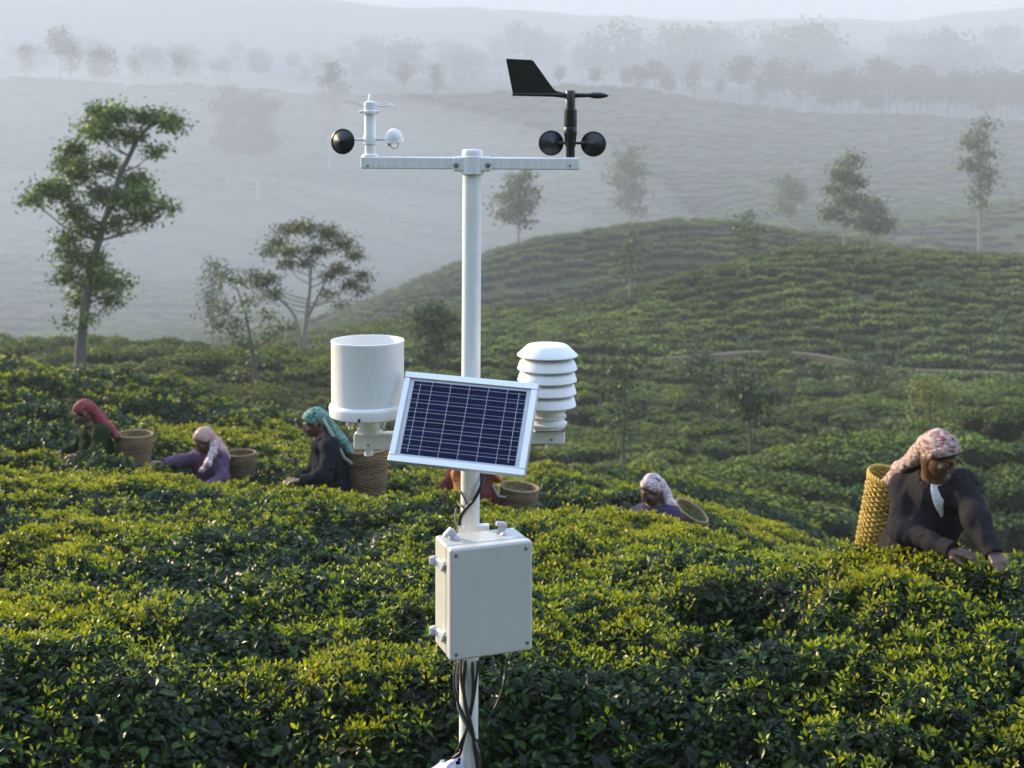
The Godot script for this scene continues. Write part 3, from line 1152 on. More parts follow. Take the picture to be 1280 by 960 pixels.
	# single trees on the slopes: name, label, px, range, top row, kind, half width in px
	var singles := [
		["slender_tree", "narrow sparse tree on the hillside just right of the mast", 787, 108, 286, "slender", 15],
		["slender_tree", "slim tree with tufted crown on the hill crest above the radiation shield's right", 935, 104, 264, "slender", 20],
		["hill_tree", "grey-green rounded tree with bare lower trunk on the middle hill crest", 1055, 136, 194, "slender", 27],
		["hill_tree", "low spreading dark tree close beside the rounded tree on the hill crest", 1090, 140, 246, "round", 26],
		["slender_tree", "tall narrow column-like tree on the hazy slope near the right edge", 1225, 150, 148, "slender", 17],
		["hazy_tree", "hazy broad tree on the misty slope directly right of the mast under the crossbar", 648, 150, 214, "slender", 26],
		["hazy_tree", "faint slim tree in the mist below the wind vane", 788, 190, 182, "slender", 18],
		["hazy_tree", "faint small round tree in haze between wind vane and hill crest tree", 985, 190, 220, "round", 18],
		["valley_tree", "thin light-leaved tree in the valley right of the radiation shield", 780, 46, 425, "slender", 28],
		["valley_tree", "dark narrow tree standing below the dirt track", 877, 56, 437, "slender", 26],
		["valley_tree", "dark tree with thin bare stem behind the picker with white scarf", 937, 41, 445, "round", 42],
		["valley_tree", "dark upright bush tree just below the dirt track above the right picker's basket", 1076, 66, 446, "slender", 15],
		["valley_tree", "slim pale tree between the dirt track and the right picker", 1098, 67, 440, "slender", 9],
		["lime_tree", "yellow-green young tree on the slope above the right picker's head", 1163, 52, 462, "round", 29],
		["shrub", "pale leafy shrub among the contour tea rows on the right hill", 1165, 97, 352, "round", 26],
		["hazy_tree", "dim pointed tree on the misty left slope behind the umbrella tree", 265, 120, 322, "slender", 13],
		["hazy_tree", "tall hazy twin-crowned tree on the misty hill above the umbrella tree", 322, 262, 118, "round", 34],
		["hazy_tree", "fainter half of the twin trees on the misty hill left of its taller neighbour", 285, 266, 110, "slender", 20],
		["hazy_tree", "dim tree in mist behind the white anemometer", 412, 300, 78, "slender", 14],
	]
	var seeds := 100
	for s in singles:
		seeds += 1
		var rr: float = s[3]
		var at := root_at(s[2], rr)
		var height: float = -(s[4] - HORIZON) / FOCAL * rr - at.y
		var wide: float = s[6] / FOCAL * rr
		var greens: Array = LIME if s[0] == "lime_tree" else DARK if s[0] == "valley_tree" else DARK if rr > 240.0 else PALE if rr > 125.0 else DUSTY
		var size := clampf(rr * 0.0032, 0.16, 0.75)
		var dens := 42.0 if rr < 80.0 else (13.0 if rr < 170.0 else 7.0)
		var shape: Array
		if s[5] == "slender":
			shape = slender(seeds, height, 0.35, wide, greens, dens, size)
		else:
			var bare := 0.45 if s[0] != "shrub" and s[0] != "lime_tree" else 0.1
			shape = rounded(seeds, height, bare, wide, greens, dens, size)
		stand_tree(s[0], s[1], shape, at, Vector3.ONE, 0.0, mats.bark if rr < 90 else mats.bark_pale)

	# trees along the far ridge and the misty wood beyond
	var shapes := [slender(201, 10.0, 0.35, 1.6, DARK, 7.0, 0.6), rounded(202, 10.0, 0.4, 2.7, DARK, 7.0, 0.6), rounded(203, 10.0, 0.3, 3.2, DARK, 6.0, 0.65), slender(204, 10.0, 0.5, 1.9, DARK, 7.0, 0.6), rounded(205, 10.0, 0.5, 2.8, DARK, 6.0, 0.65), rounded(206, 10.0, 0.2, 3.4, DARK, 6.0, 0.65)]
	rng.seed = 404
	var ridge := [[785, 90, 1], [800, 86, 5], [818, 80, 1], [835, 92, 2], [868, 84, 0], [925, 78, 4], [972, 80, 1], [1000, 84, 0], [1040, 92, 2], [1062, 90, 0], [1103, 82, 4], [1122, 100, 3], [1142, 104, 1], [1160, 96, 0], [1186, 104, 4], [1205, 100, 1], [1232, 104, 2], [1250, 98, 4], [1266, 106, 1], [1290, 100, 5], [1018, 96, 3], [1030, 104, 0], [1052, 100, 4], [1076, 98, 1], [1090, 106, 2], [1112, 92, 0], [1132, 96, 0], [1150, 90, 4], [1172, 102, 1], [1196, 92, 0], [1218, 96, 1], [1242, 92, 0], [1258, 102, 4], [1274, 96, 1], [948, 100, 0], [900, 104, 3],
		[32, 62, 0], [75, 40, 3], [88, 58, 0], [128, 66, 1], [170, 80, 3], [222, 72, 0], [505, 84, 3], [545, 86, 0], [655, 92, 0], [700, 88, 3], [745, 90, 1]]
	for e in ridge:
		var rr := 317.0 + rng.randf_range(-3.0, 8.0)
		var at := root_at(e[0], rr)
		var height: float = -(e[1] - 6.0 - HORIZON) / FOCAL * rr - at.y
		stand_tree("ridge_tree", "hazy grey-green tree along the crest of the far tea ridge", shapes[e[2]], at, Vector3(height * 0.1, height * 0.1, height * 0.1), rng.randf() * TAU, mats.bark_pale, "trees along the far ridge")
	for i in 74:
		var px := -60.0 + i * 19.0 + rng.randf_range(-9.0, 9.0)
		var rr := rng.randf_range(375.0, 415.0)
		var at := root_at(px, rr)
		var low := 62.0 if px < 560.0 else (44.0 if px < 1010.0 else 52.0)
		var height: float = -(low + rng.randf_range(-16.0, 22.0) - HORIZON) / FOCAL * rr - at.y
		if height < 3.0:
			continue
		var w := height * 0.1 * rng.randf_range(0.9, 1.3)
		stand_tree("forest_tree", "pale misty tree of the wood beyond the far ridge", shapes[rng.randi() % 6], at, Vector3(w, height * 0.1, w), rng.randf() * TAU, mats.bark_pale, "trees of the misty wood beyond the ridge")


# ---------------------------------------------------------------- weather station
const MAST_Z := -3.75


func sx(px: float) -> float:
	return (px - 640.0) / FOCAL * 3.75


func sy(py: float) -> float:
	return -(py - HORIZON) / FOCAL * 3.75


func sp(px: float, py: float, dz := 0.0) -> Vector3:
	return Vector3(sx(px), sy(py), MAST_Z + dz)


func cup(g: Geo, center: Vector3, facing: Vector3, radius: float, depth: float, round := false) -> void:
	# a thin conical cup whose bulge points along facing
	var prof := PackedVector2Array()
	for i in 9:
		var t := i / 8.0
		prof.push_back(Vector2(radius * (1.0 - t), depth * (0.72 * t + 0.28 * sin(t * PI / 2.0))))
		if round:
			prof[i] = Vector2(radius * cos(t * PI / 2.0), depth * sin(t * PI / 2.0))
	var inner := PackedVector2Array()
	for i in 9:
		var p := prof[8 - i]
		inner.push_back(Vector2(p.x * 0.93, p.y * 0.9 - 0.001))
	inner.push_back(prof[0])
	var b := Basis(Quaternion(Vector3.UP, facing.normalized()))
	g.lathe(prof, 28, Transform3D(b, center))
	g.lathe(inner, 28, Transform3D(b, center))
	var bead := PackedVector2Array([Vector2(radius * 0.97, -0.0015), Vector2(radius * 1.05, -0.0015), Vector2(radius * 1.05, 0.0015), Vector2(radius * 0.99, 0.003)])
	g.lathe(bead, 28, Transform3D(b, center))


func bolt(parent: Node3D, at: Vector3, facing: Vector3, rad := 0.006, mat := "steel") -> void:
	var g := Geo.new()
	g.lathe(PackedVector2Array([Vector2(rad * 1.35, 0), Vector2(rad * 1.35, 0.0015), Vector2(rad, 0.0015), Vector2(rad, 0.005), Vector2(rad * 0.7, 0.006), Vector2(0, 0.006)]), 12, Transform3D(Basis(Quaternion(Vector3.UP, facing.normalized())), at))
	part(parent, "bolt", g.mesh(), mats[mat])


func build_station() -> void:
	var base := Vector3(sx(585.0), 0, MAST_Z)
	base.y = ground_y(base.x, base.z)
	var st := thing("weather_station", "white automatic weather station on a mast standing in the tea, with solar panel and instruments", "weather station", base)
	var wrap := func(parent: Node3D, called: String, g: Geo, mat: String) -> MeshInstance3D:
		var o := part(parent, called, g.mesh(), mats[mat])
		if parent == st:
			o.position = -base
		return o

	# mast
	var g := Geo.new()
	g.tube(PackedVector3Array([Vector3(sx(584.7), base.y - 0.2, MAST_Z), sp(585.8, 900), sp(587.5, 660), sp(590.2, 215)]), PackedFloat32Array([0.0262, 0.0262, 0.0262, 0.0262]), 32)
	var mast: MeshInstance3D = wrap.call(st, "mast", g, "white_paint")

	# crossbar with its clamp
	g = Geo.new()
	var tilt := Basis(Vector3.BACK, -0.006)
	var bar_at := sp(588, 204)
	g.rbox(Vector3(sx(724.5) - sx(452), 0.033, 0.033), 0.004, Transform3D(tilt, Vector3(bar_at.x, bar_at.y, MAST_Z + 0.008)))
	var bar: MeshInstance3D = wrap.call(st, "crossbar", g, "white_paint")
	g = Geo.new()
	g.lathe(PackedVector2Array([Vector2(0.029, sy(218)), Vector2(0.033, sy(217)), Vector2(0.033, sy(196)), Vector2(0.0285, sy(195)), Vector2(0.0285, sy(188.5)), Vector2(0.026, sy(187)), Vector2(0, sy(186.6))]), 32, Transform3D(Basis(), Vector3(sx(590.4), 0, MAST_Z + 0.004)))
	g.rbox(Vector3(0.105, 0.041, 0.042), 0.006, Transform3D(tilt, Vector3(sx(590.4), sy(205), MAST_Z + 0.008)))
	wrap.call(bar, "clamp", g, "white_paint")
	for px in [570.5, 610.5]:
		bolt(bar, sp(px, 206.0, 0.030), Vector3.BACK, 0.0055)
	for px in [461.0, 712.0]:
		bolt(bar, sp(px, 206.5, 0.025), Vector3.BACK, 0.0022)

	# anemometer, left
	g = Geo.new()
	var ax := sx(462.5)
	var col_at := Transform3D(Basis(), Vector3(ax, 0, MAST_Z))
	g.lathe(PackedVector2Array([Vector2(0.024, sy(197)), Vector2(0.022, sy(193.5)), Vector2(0.0145, sy(192)), Vector2(0.0140, sy(181)), Vector2(0.0175, sy(180)), Vector2(0.0175, sy(169)), Vector2(0.0160, sy(167.5)), Vector2(0.0158, sy(143)), Vector2(0.0215, sy(142)), Vector2(0.0215, sy(139)), Vector2(0.0165, sy(138)), Vector2(0.0165, sy(128)), Vector2(0.006, sy(126)), Vector2(0.0035, sy(119)), Vector2(0.0, sy(116))]), 28, col_at)
	var an: MeshInstance3D = wrap.call(st, "anemometer", g, "white_plastic")
	g = Geo.new()
	g.line(sp(447, 174.5, 0.004), sp(437, 175, 0.006), 0.0035, 0.0035)
	g.line(sp(447, 174.5, 0.004), sp(456, 174.5, 0.002), 0.0035, 0.0045)
	wrap.call(an, "arm", g, "white_plastic")
	g = Geo.new()
	g.line(sp(470, 174, 0.002), sp(488, 174.3, 0.004), 0.0045, 0.0035)
	wrap.call(an, "arm", g, "white_plastic")
	g = Geo.new()
	cup(g, sp(428.5, 176.8, 0.0), Vector3(-0.35, 0.05, 1.0), 0.034, 0.020)
	var bc: MeshInstance3D = wrap.call(an, "cup", g, "black_plastic")
	tag(bc, "black cup")
	g = Geo.new()
	cup(g, sp(493, 176.5, 0.004), Vector3(-0.05, 1.0, 0.18), 0.025, 0.036, true)
	wrap.call(an, "cup", g, "white_plastic")
	g = Geo.new()
	var hook := PackedVector3Array()
	var hr := PackedFloat32Array()
	for i in 9:
		var a := PI * i / 8.0
		hook.push_back(sp(493 + 5.0 * cos(a), 178 + 8.0 * sin(a), 0.006))
		hr.push_back(0.002)
	g.tube(hook, hr, 6)
	wrap.call(an, "hook", g, "clear_plastic")
	g = Geo.new()
	g.rbox(Vector3(0.007, 0.012, 0.006), 0.0015, Transform3D(Basis(), sp(486.5, 180, 0.008)))
	wrap.call(an, "tag", g, "brass")
	g = Geo.new()
	var ring := PackedVector3Array()
	hr = PackedFloat32Array()
	for i in 15:
		var a := TAU * i / 14.0
		ring.push_back(sp(480.5 + 10.5 * cos(a), 132.0 + 2.0 * sin(a) - 1.0, 0.01 * sin(a)))
		hr.push_back(0.0018)
	g.tube(ring, hr, 6)
	wrap.call(an, "wire_loop", g, "white_plastic")
	g = Geo.new()
	g.tube(PackedVector3Array([sp(456, 134), sp(447, 130), sp(439, 126), sp(430, 127)]), PackedFloat32Array([0.0016, 0.0014, 0.0012, 0.001]), 6)
	wrap.call(an, "wire", g, "clear_plastic")
	for px in [452.5, 471.5]:
		g = Geo.new()
		g.ball(sp(px, 139.5, 0.006), Vector3(0.007, 0.0045, 0.006), 6, 10)
		wrap.call(an, "screw_knob", g, "white_plastic")

	# wind vane and black cup rotor, right
	g = Geo.new()
	var vx := sx(713.0)
	g.lathe(PackedVector2Array([Vector2(0.0, sy(198)), Vector2(0.0125, sy(198)), Vector2(0.0120, sy(184)), Vector2(0.0150, sy(182)), Vector2(0.0150, sy(177)), Vector2(0.0165, sy(175)), Vector2(0.0165, sy(170)), Vector2(0.0182, sy(169)), Vector2(0.0182, sy(160)), Vector2(0.0170, sy(159)), Vector2(0.0182, sy(157)), Vector2(0.0182, sy(137)), Vector2(0.0140, sy(136)), Vector2(0.0135, sy(114.5)), Vector2(0.0110, sy(113)), Vector2(0, sy(113))]), 28, Transform3D(Basis(), Vector3(vx, 0, MAST_Z)))
	var vane: MeshInstance3D = wrap.call(st, "wind_vane", g, "black_plastic")
	g = Geo.new()
	var fin := PackedVector2Array()
	for e in [[641, 116.5], [632.5, 74.5], [634, 73.5], [664.5, 75], [667, 76.5], [692, 111.5], [696, 114.0], [705, 116]]:
		fin.push_back(Vector2(sx(e[0]), sy(e[1])))
	g.plate(fin, 0.003, Transform3D(Basis(), Vector3(0, 0, MAST_Z)))
	wrap.call(vane, "fin", g, "black_plastic")
	g = Geo.new()
	g.tube(PackedVector3Array([sp(640.5, 118), sp(692, 118.5), sp(706, 119), sp(738, 119.2)]), PackedFloat32Array([0.0042, 0.0055, 0.0085, 0.0050]), 12)
	g.tube(PackedVector3Array([sp(722, 119), sp(736, 119.1), sp(742, 119.2), sp(750, 119.3), sp(757, 119.6), sp(761, 119.8)]), PackedFloat32Array([0.0048, 0.0055, 0.0085, 0.0088, 0.0055, 0.0010]), 14)
	wrap.call(vane, "boom", g, "black_plastic")
	g = Geo.new()
	g.line(sp(698, 178.5, 0.006), sp(732, 178.8, 0.006), 0.0042, 0.0042)
	wrap.call(vane, "arm", g, "black_plastic")
	for e in [[689.0, 178.8, 0.12], [742.0, 180.0, -0.12]]:
		g = Geo.new()
		cup(g, sp(e[0], e[1], -0.008), Vector3(e[2], 0.02, 1.0), 0.0335, 0.019)
		wrap.call(vane, "cup", g, "black_plastic")
	g = Geo.new()
	g.lathe(PackedVector2Array([Vector2(0.022, sy(199)), Vector2(0.022, sy(197.2)), Vector2(0.012, sy(196.6))]), 24, Transform3D(Basis(), Vector3(vx, 0, MAST_Z)))
	wrap.call(vane, "base_flange", g, "white_plastic")

	# lower arm that carries gauge, shield and panel
	g = Geo.new()
	g.rbox(Vector3(sx(600) - sx(443), 0.044, 0.040), 0.005, Transform3D(Basis(), Vector3((sx(600) + sx(443)) / 2, sy(550.5), MAST_Z)))
	g.rbox(Vector3(sx(706) - sx(578), 0.035, 0.036), 0.005, Transform3D(Basis(), Vector3((sx(706) + sx(578)) / 2, sy(545.5), MAST_Z + 0.003)))
	g.lathe(PackedVector2Array([Vector2(0.027, sy(572)), Vector2(0.033, sy(571)), Vector2(0.033, sy(525)), Vector2(0.027, sy(524))]), 28, Transform3D(Basis(), Vector3(sx(588.3), 0, MAST_Z)))
	var arm: MeshInstance3D = wrap.call(st, "lower_arm", g, "white_paint")
	bolt(arm, sp(461, 554.5, 0.021), Vector3.BACK, 0.0025)
	bolt(arm, sp(689, 547.5, 0.022), Vector3.BACK, 0.0025)
	g = Geo.new()
	g.line(sp(461, 569), sp(461, 560), 0.012, 0.012, 14)
	wrap.call(arm, "cable_gland", g, "white_plastic")
	g = Geo.new()
	g.line(sp(684, 560), sp(684, 553), 0.004, 0.004, 8)
	wrap.call(arm, "cable_gland", g, "white_plastic")

	# rain gauge
	g = Geo.new()
	var gx := sx(459.5)
	var R := 0.1003
	g.lathe(PackedVector2Array([Vector2(0.0, sy(520)), Vector2(0.096, sy(520)), Vector2(0.104, sy(518)), Vector2(0.1065, sy(508)), Vector2(0.1045, sy(505)), Vector2(R + 0.001, sy(504)), Vector2(R - 0.001, sy(503)), Vector2(R, sy(428)), Vector2(R + 0.0012, sy(426)), Vector2(R + 0.0005, sy(425)), Vector2(R - 0.004, sy(425)), Vector2(R - 0.005, sy(427)), Vector2(R - 0.006, sy(475)), Vector2(0.012, sy(505)), Vector2(0.0, sy(507))]), 56, Transform3D(Basis(), Vector3(gx, 0, MAST_Z)))
	var gauge: MeshInstance3D = wrap.call(st, "rain_gauge", g, "white_plastic")
	g = Geo.new()
	g.lathe(PackedVector2Array([Vector2(0.0, sy(541)), Vector2(0.036, sy(541)), Vector2(0.034, sy(536)), Vector2(0.030, sy(535)), Vector2(0.031, sy(527)), Vector2(0.038, sy(526)), Vector2(0.038, sy(523)), Vector2(0.044, sy(522)), Vector2(0.066, sy(520.3))]), 32, Transform3D(Basis(), Vector3(gx + 0.006, 0, MAST_Z)))
	wrap.call(gauge, "pedestal", g, "white_plastic")
	for e in [[438.0, 528.0], [478.5, 527.0]]:
		g = Geo.new()
		g.rbox(Vector3(0.020, 0.020, 0.022), 0.006, Transform3D(Basis(), sp(e[0], e[1], 0.0)))
		g.line(sp(e[0], e[1]) + Vector3(0, 0.03, 0), sp(e[0], e[1]) - Vector3(0, 0.018, 0), 0.005, 0.006, 10)
		wrap.call(gauge, "levelling_screw", g, "white_plastic")
	g = Geo.new()
	g.rbox(Vector3(0.006, 0.010, 0.004), 0.0012, Transform3D(Basis(), sp(454, 516, 0.1055)))
	wrap.call(gauge, "drain_slot", g, "cable_black")

	# radiation shield of stacked plates
	g = Geo.new()
	var hx := sx(687)
	var shield_at := Transform3D(Basis(Vector3.BACK, -0.01), Vector3(hx, 0, MAST_Z))
	g.lathe(PackedVector2Array([Vector2(0.030, sy(534)), Vector2(0.050, sy(534)), Vector2(0.052, sy(532)), Vector2(0.048, sy(530)), Vector2(0.047, sy(507)), Vector2(0.046, sy(505)), Vector2(0.046, sy(452))]), 36, shield_at)
	var shield: MeshInstance3D = wrap.call(st, "radiation_shield", g, "white_plastic")
	var tops := [435.5, 454.0, 468.5, 484.0, 499.5]
	for i in 5:
		g = Geo.new()
		var y0: float = tops[i]
		var big := 0.0838 - 0.0007 * i
		if i == 0:
			g.lathe(PackedVector2Array([Vector2(0.045, sy(y0 + 9)), Vector2(big - 0.003, sy(y0 + 9.5)), Vector2(big, sy(y0 + 8.2)), Vector2(big - 0.001, sy(y0 + 7)), Vector2(0.058, sy(y0 - 3.5)), Vector2(0.053, sy(y0 - 4.8)), Vector2(0.038, sy(y0 - 5.2)), Vector2(0.036, sy(y0 - 4.7)), Vector2(0.0, sy(y0 - 4.9))]), 48, shield_at)
		else:
			g.lathe(PackedVector2Array([Vector2(0.045, sy(y0 + 4)), Vector2(0.070, sy(y0 + 6.0)), Vector2(big - 0.002, sy(y0 + 7.5)), Vector2(big, sy(y0 + 6.2)), Vector2(big - 0.001, sy(y0 + 5)), Vector2(0.076, sy(y0 - 2.5)), Vector2(0.067, sy(y0 - 6)), Vector2(0.045, sy(y0 - 6.5))]), 48, shield_at)
		wrap.call(shield, "plate", g, "white_plastic")
	for e in [[511.0, 0.0535], [519.0, 0.0540], [528.0, 0.0565]]:
		g = Geo.new()
		g.lathe(PackedVector2Array([Vector2(0.045, sy(e[0] + 1.2)), Vector2(e[1], sy(e[0] + 1.5)), Vector2(e[1], sy(e[0] - 0.5)), Vector2(0.045, sy(e[0] - 1.5))]), 40, shield_at)
		wrap.call(shield, "collar", g, "white_plastic")
	for a in [0.5, 2.6, 4.7]:
		g = Geo.new()
		g.line(Vector3(hx + cos(a) * 0.042, sy(538), MAST_Z + sin(a) * 0.042), Vector3(hx + cos(a) * 0.042, sy(533), MAST_Z + sin(a) * 0.042), 0.004, 0.004, 8)
		wrap.call(shield, "standoff", g, "steel")

	# solar panel
	var pb := Basis(Vector3.UP, -0.2246) * Basis(Vector3.RIGHT, -0.508) * Basis(Vector3.BACK, -0.0522)
	var pt := Transform3D(pb, Vector3(-0.1295, -0.7671, -3.6))
	var W := 0.3718
	var H := 0.2474
	g = Geo.new()
	g.rbox(Vector3(W - 0.02, H - 0.02, 0.008), 0.001, pt * Transform3D(Basis(), Vector3(0, 0, -0.010)))
	var panel: MeshInstance3D = wrap.call(st, "solar_panel", g, "panel_backing")
	g = Geo.new()
	for s in [-1.0, 1.0]:
		g.rbox(Vector3(W, 0.017, 0.026), 0.0018, pt * Transform3D(Basis(), Vector3(0, s * (H - 0.017) / 2, -0.013)))
		g.rbox(Vector3(0.017, H - 0.034, 0.0255), 0.0018, pt * Transform3D(Basis(), Vector3(s * (W - 0.017) / 2, 0, -0.013)))
	wrap.call(panel, "frame", g, "aluminium")
	var cw := 0.0525
	var ch := 0.0252
	var shapes := Geo.new()
	shapes.rbox(Vector3(cw - 0.0019, ch - 0.0014, 0.0012), 0.0004)
	var cm := shapes.mesh()
	rng.seed = 9
	for i in 6:
		for j in 8:
			var at := pt * Transform3D(Basis(), Vector3((i - 2.5) * cw, (j - 3.5) * ch, -0.0052))
			part(panel, "solar_cell", cm, mats["cell_%d" % rng.randi_range(0, 3)], at)
	g = Geo.new()
	for j in 8:
		for o in [0.12]:
			g.rbox(Vector3(cw * 6 - 0.006, 0.0007, 0.0003), 0.0001, pt * Transform3D(Basis(), Vector3(0, (j - 3.5 + o) * ch, -0.0044)))
	for px in [-2.62, 2.62]:
		g.rbox(Vector3(0.0011, ch * 7.5, 0.0004), 0.0001, pt * Transform3D(Basis(), Vector3(px * cw, 0, -0.0043)))
	wrap.call(panel, "busbar", g, "busbar")
	g = Geo.new()
	g.rbox(Vector3(0.09, 0.05, 0.03), 0.004, pt * Transform3D(Basis(), Vector3(0.02, 0.04, -0.030)))
	wrap.call(panel, "junction_box", g, "black_plastic")
	g = Geo.new()
	g.rbox(Vector3(0.05, 0.012, 0.10), 0.003, Transform3D(Basis(), Vector3(sx(588.6), sy(520), -3.70)))
	wrap.call(panel, "bracket", g, "white_paint")

	# enclosure
	var bt := Transform3D(Basis(Vector3.UP, 0.353), Vector3(-0.0767, -1.2252, -3.62))
	g = Geo.new()
	g.rbox(Vector3(0.227, 0.288, 0.100), 0.007, bt * Transform3D(Basis(), Vector3(0, 0, -0.020)))
	var box: MeshInstance3D = wrap.call(st, "control_box", g, "box_plastic")
	g = Geo.new()
	g.rbox(Vector3(0.230, 0.291, 0.0385), 0.008, bt * Transform3D(Basis(), Vector3(0, 0, 0.0512)))
	var lid: MeshInstance3D = wrap.call(box, "lid", g, "box_plastic")
	for e in [[-0.098, 0.128], [0.095, 0.127], [-0.098, -0.128], [0.099, -0.122]]:
		g = Geo.new()
		g.lathe(PackedVector2Array([Vector2(0.0050, 0), Vector2(0.0050, 0.0012), Vector2(0.0035, 0.0018), Vector2(0, 0.0012)]), 12, bt * Transform3D(Basis(Quaternion(Vector3.UP, Vector3.BACK)), Vector3(e[0], e[1], 0.0703)))
		wrap.call(box, "lid_screw", g, "steel")
	# side latches and mounting ears
	for e in [[-0.121, 0.092, 0.004, 0.0], [-0.121, -0.093, 0.004, 0.0], [0.120, -0.090, -0.01, 0.0]]:
		g = Geo.new()
		var o := bt * Transform3D(Basis(Vector3.UP, 0.25), Vector3(e[0], e[1], e[2]))
		var s := -1.0 if e[0] < 0 else 1.0
		g.rbox(Vector3(0.014, 0.020, 0.052), 0.004, o)
		g.rbox(Vector3(0.022, 0.024, 0.016), 0.006, o * Transform3D(Basis(Vector3.UP, 0.4), Vector3(s * 0.006, 0.002, -0.026)))
		g.rbox(Vector3(0.012, 0.026, 0.012), 0.004, o * Transform3D(Basis(Vector3.RIGHT, 0.5), Vector3(s * 0.003, -0.004, 0.020)))
		wrap.call(box, "latch", g, "clear_plastic")
	for e in [[-0.075, 0.0], [0.062, 0.5]]:
		g = Geo.new()
		var o := bt * Transform3D(Basis(Vector3.BACK, 0.35 if e[0] < 0 else -0.6), Vector3(e[0], 0.152, -0.03))
		g.rbox(Vector3(0.020, 0.034, 0.012), 0.005, o)
		g.rbox(Vector3(0.030, 0.012, 0.020), 0.004, o * Transform3D(Basis(Vector3.BACK, 0.4), Vector3(-0.010, 0.012, 0)))
		g.rbox(Vector3(0.014, 0.026, 0.014), 0.005, o * Transform3D(Basis(Vector3.RIGHT, 0.9), Vector3(0.004, -0.010, 0.016)))
		wrap.call(box, "mounting_ear", g, "clear_plastic")
	g = Geo.new()
	g.rbox(Vector3(0.085, 0.050, 0.030), 0.004, Transform3D(Basis(), sp(592, 667, 0.0)))
	g.rbox(Vector3(0.085, 0.030, 0.030), 0.004, Transform3D(Basis(), sp(590, 800, 0.0)))
	wrap.call(box, "mast_bracket", g, "white_plastic")

	# cables down and round the mast
	var wires := [
		["cable_black", 0.0045, [[590, 822, 0.02], [592, 850, 0.033], [589, 880, 0.036], [583, 905, 0.036], [577, 930, 0.034], [570, 965, 0.03], [566, 1060, 0.02]]],
		["cable_brown", 0.0040, [[577, 820, 0.02], [577, 845, 0.033], [582, 868, 0.038], [588, 890, 0.037], [594, 918, 0.034], [599, 950, 0.02], [602, 1060, 0.0]]],
		["cable_black", 0.0050, [[583, 820, 0.02], [580, 850, 0.035], [584, 880, 0.043], [590, 900, 0.043], [594, 930, 0.036], [598, 960, 0.03], [604, 1060, 0.02]]],
		["cable_black", 0.0038, [[598, 822, 0.02], [595, 850, 0.030], [591, 875, 0.036], [585, 900, 0.042], [575, 925, 0.036], [570, 945, 0.03], [563, 1060, 0.03]]],
		["cable_grey", 0.0035, [[574, 820, 0.0], [570, 850, 0.012], [574, 880, 0.030], [586, 905, 0.040], [596, 925, 0.032], [601, 960, 0.01], [606, 1060, 0.0]]],
		["cable_black", 0.0040, [[571, 828, 0.0], [568, 850, 0.01], [573, 872, 0.030], [584, 893, 0.044], [593, 915, 0.040], [600, 935, 0.02], [603, 1060, 0.0]]],
		["cable_black", 0.0030, [[634, 822, 0.0], [633, 840, 0.0], [628, 862, 0.0], [620, 880, 0.01], [613, 890, 0.02], [606, 905, 0.02], [600, 935, 0.02], [598, 1060, 0.02]]],
		["cable_black", 0.0050, [[606, 590, -0.01], [601, 606, 0.028], [592, 622, 0.033], [583, 632, 0.030], [576, 645, 0.012], [574, 662, 0.0]]],
		["cable_black", 0.0022, [[573, 612, 0.0], [577, 614, 0.02], [581, 619, 0.030], [584, 626, 0.032]]],
		["cable_black", 0.0022, [[573, 629, 0.0], [578, 630, 0.025], [583, 633, 0.031]]],
		["cable_grey", 0.0026, [[570, 635, 0.0], [569, 648, 0.01], [572, 660, 0.01], [570, 672, 0.0]]],
	]
	for w in wires:
		var curve := Curve3D.new()
		var list: Array = w[2]
		for i in list.size():
			var p := sp(list[i][0], list[i][1], list[i][2])
			var a := sp(list[maxi(i - 1, 0)][0], list[maxi(i - 1, 0)][1], list[maxi(i - 1, 0)][2])
			var b := sp(list[mini(i + 1, list.size() - 1)][0], list[mini(i + 1, list.size() - 1)][1], list[mini(i + 1, list.size() - 1)][2])
			curve.add_point(p, (a - b) * 0.16, (b - a) * 0.16)
		curve.bake_interval = 0.012
		var pts := curve.get_baked_points()
		var radii := PackedFloat32Array()
		radii.resize(pts.size())
		radii.fill(w[1])
		g = Geo.new()
		g.tube(pts, radii, 7)
		wrap.call(st, "cable", g, w[0])

	# crumpled bag at the foot
	var fld := Field.new()
	fld.cell = 0.006
	fld.blend = 0.03
	fld.wrinkle = noise
	fld.wrinkle_size = 0.035
	var bag_at := lift(553, 961, 3.72)
	var bag := thing("plastic_bag", "crumpled pale violet plastic bag beside the mast among dark leaves", "bag", bag_at - Vector3(0, 0.10, 0))
	fld.cap(Vector3(-0.03, 0.0, 0), Vector3(0.02, 0.09, 0), 0.045, 0.028)
	fld.cap(Vector3(0.02, 0.09, 0), Vector3(0.035, 0.125, 0.01), 0.022, 0.008)
	fld.cap(Vector3(0.0, 0.05, 0), Vector3(-0.05, 0.04, 0.02), 0.035, 0.030)
	g = Geo.new()
	fld.into(g)
	part(bag, "sack", g.mesh(), mats.bag_cloth)
	g = Geo.new()
	g.tube(PackedVector3Array([Vector3(0.031, 0.112, 0.0), Vector3(0.036, 0.135, 0.012), Vector3(0.05, 0.15, 0.01)]), PackedFloat32Array([0.012, 0.009, 0.003]), 7)
	part(bag, "tie", g.mesh(), mats.cable_black)


# ---------------------------------------------------------------- people
var head_geo: Geo
var hand_geo: Geo


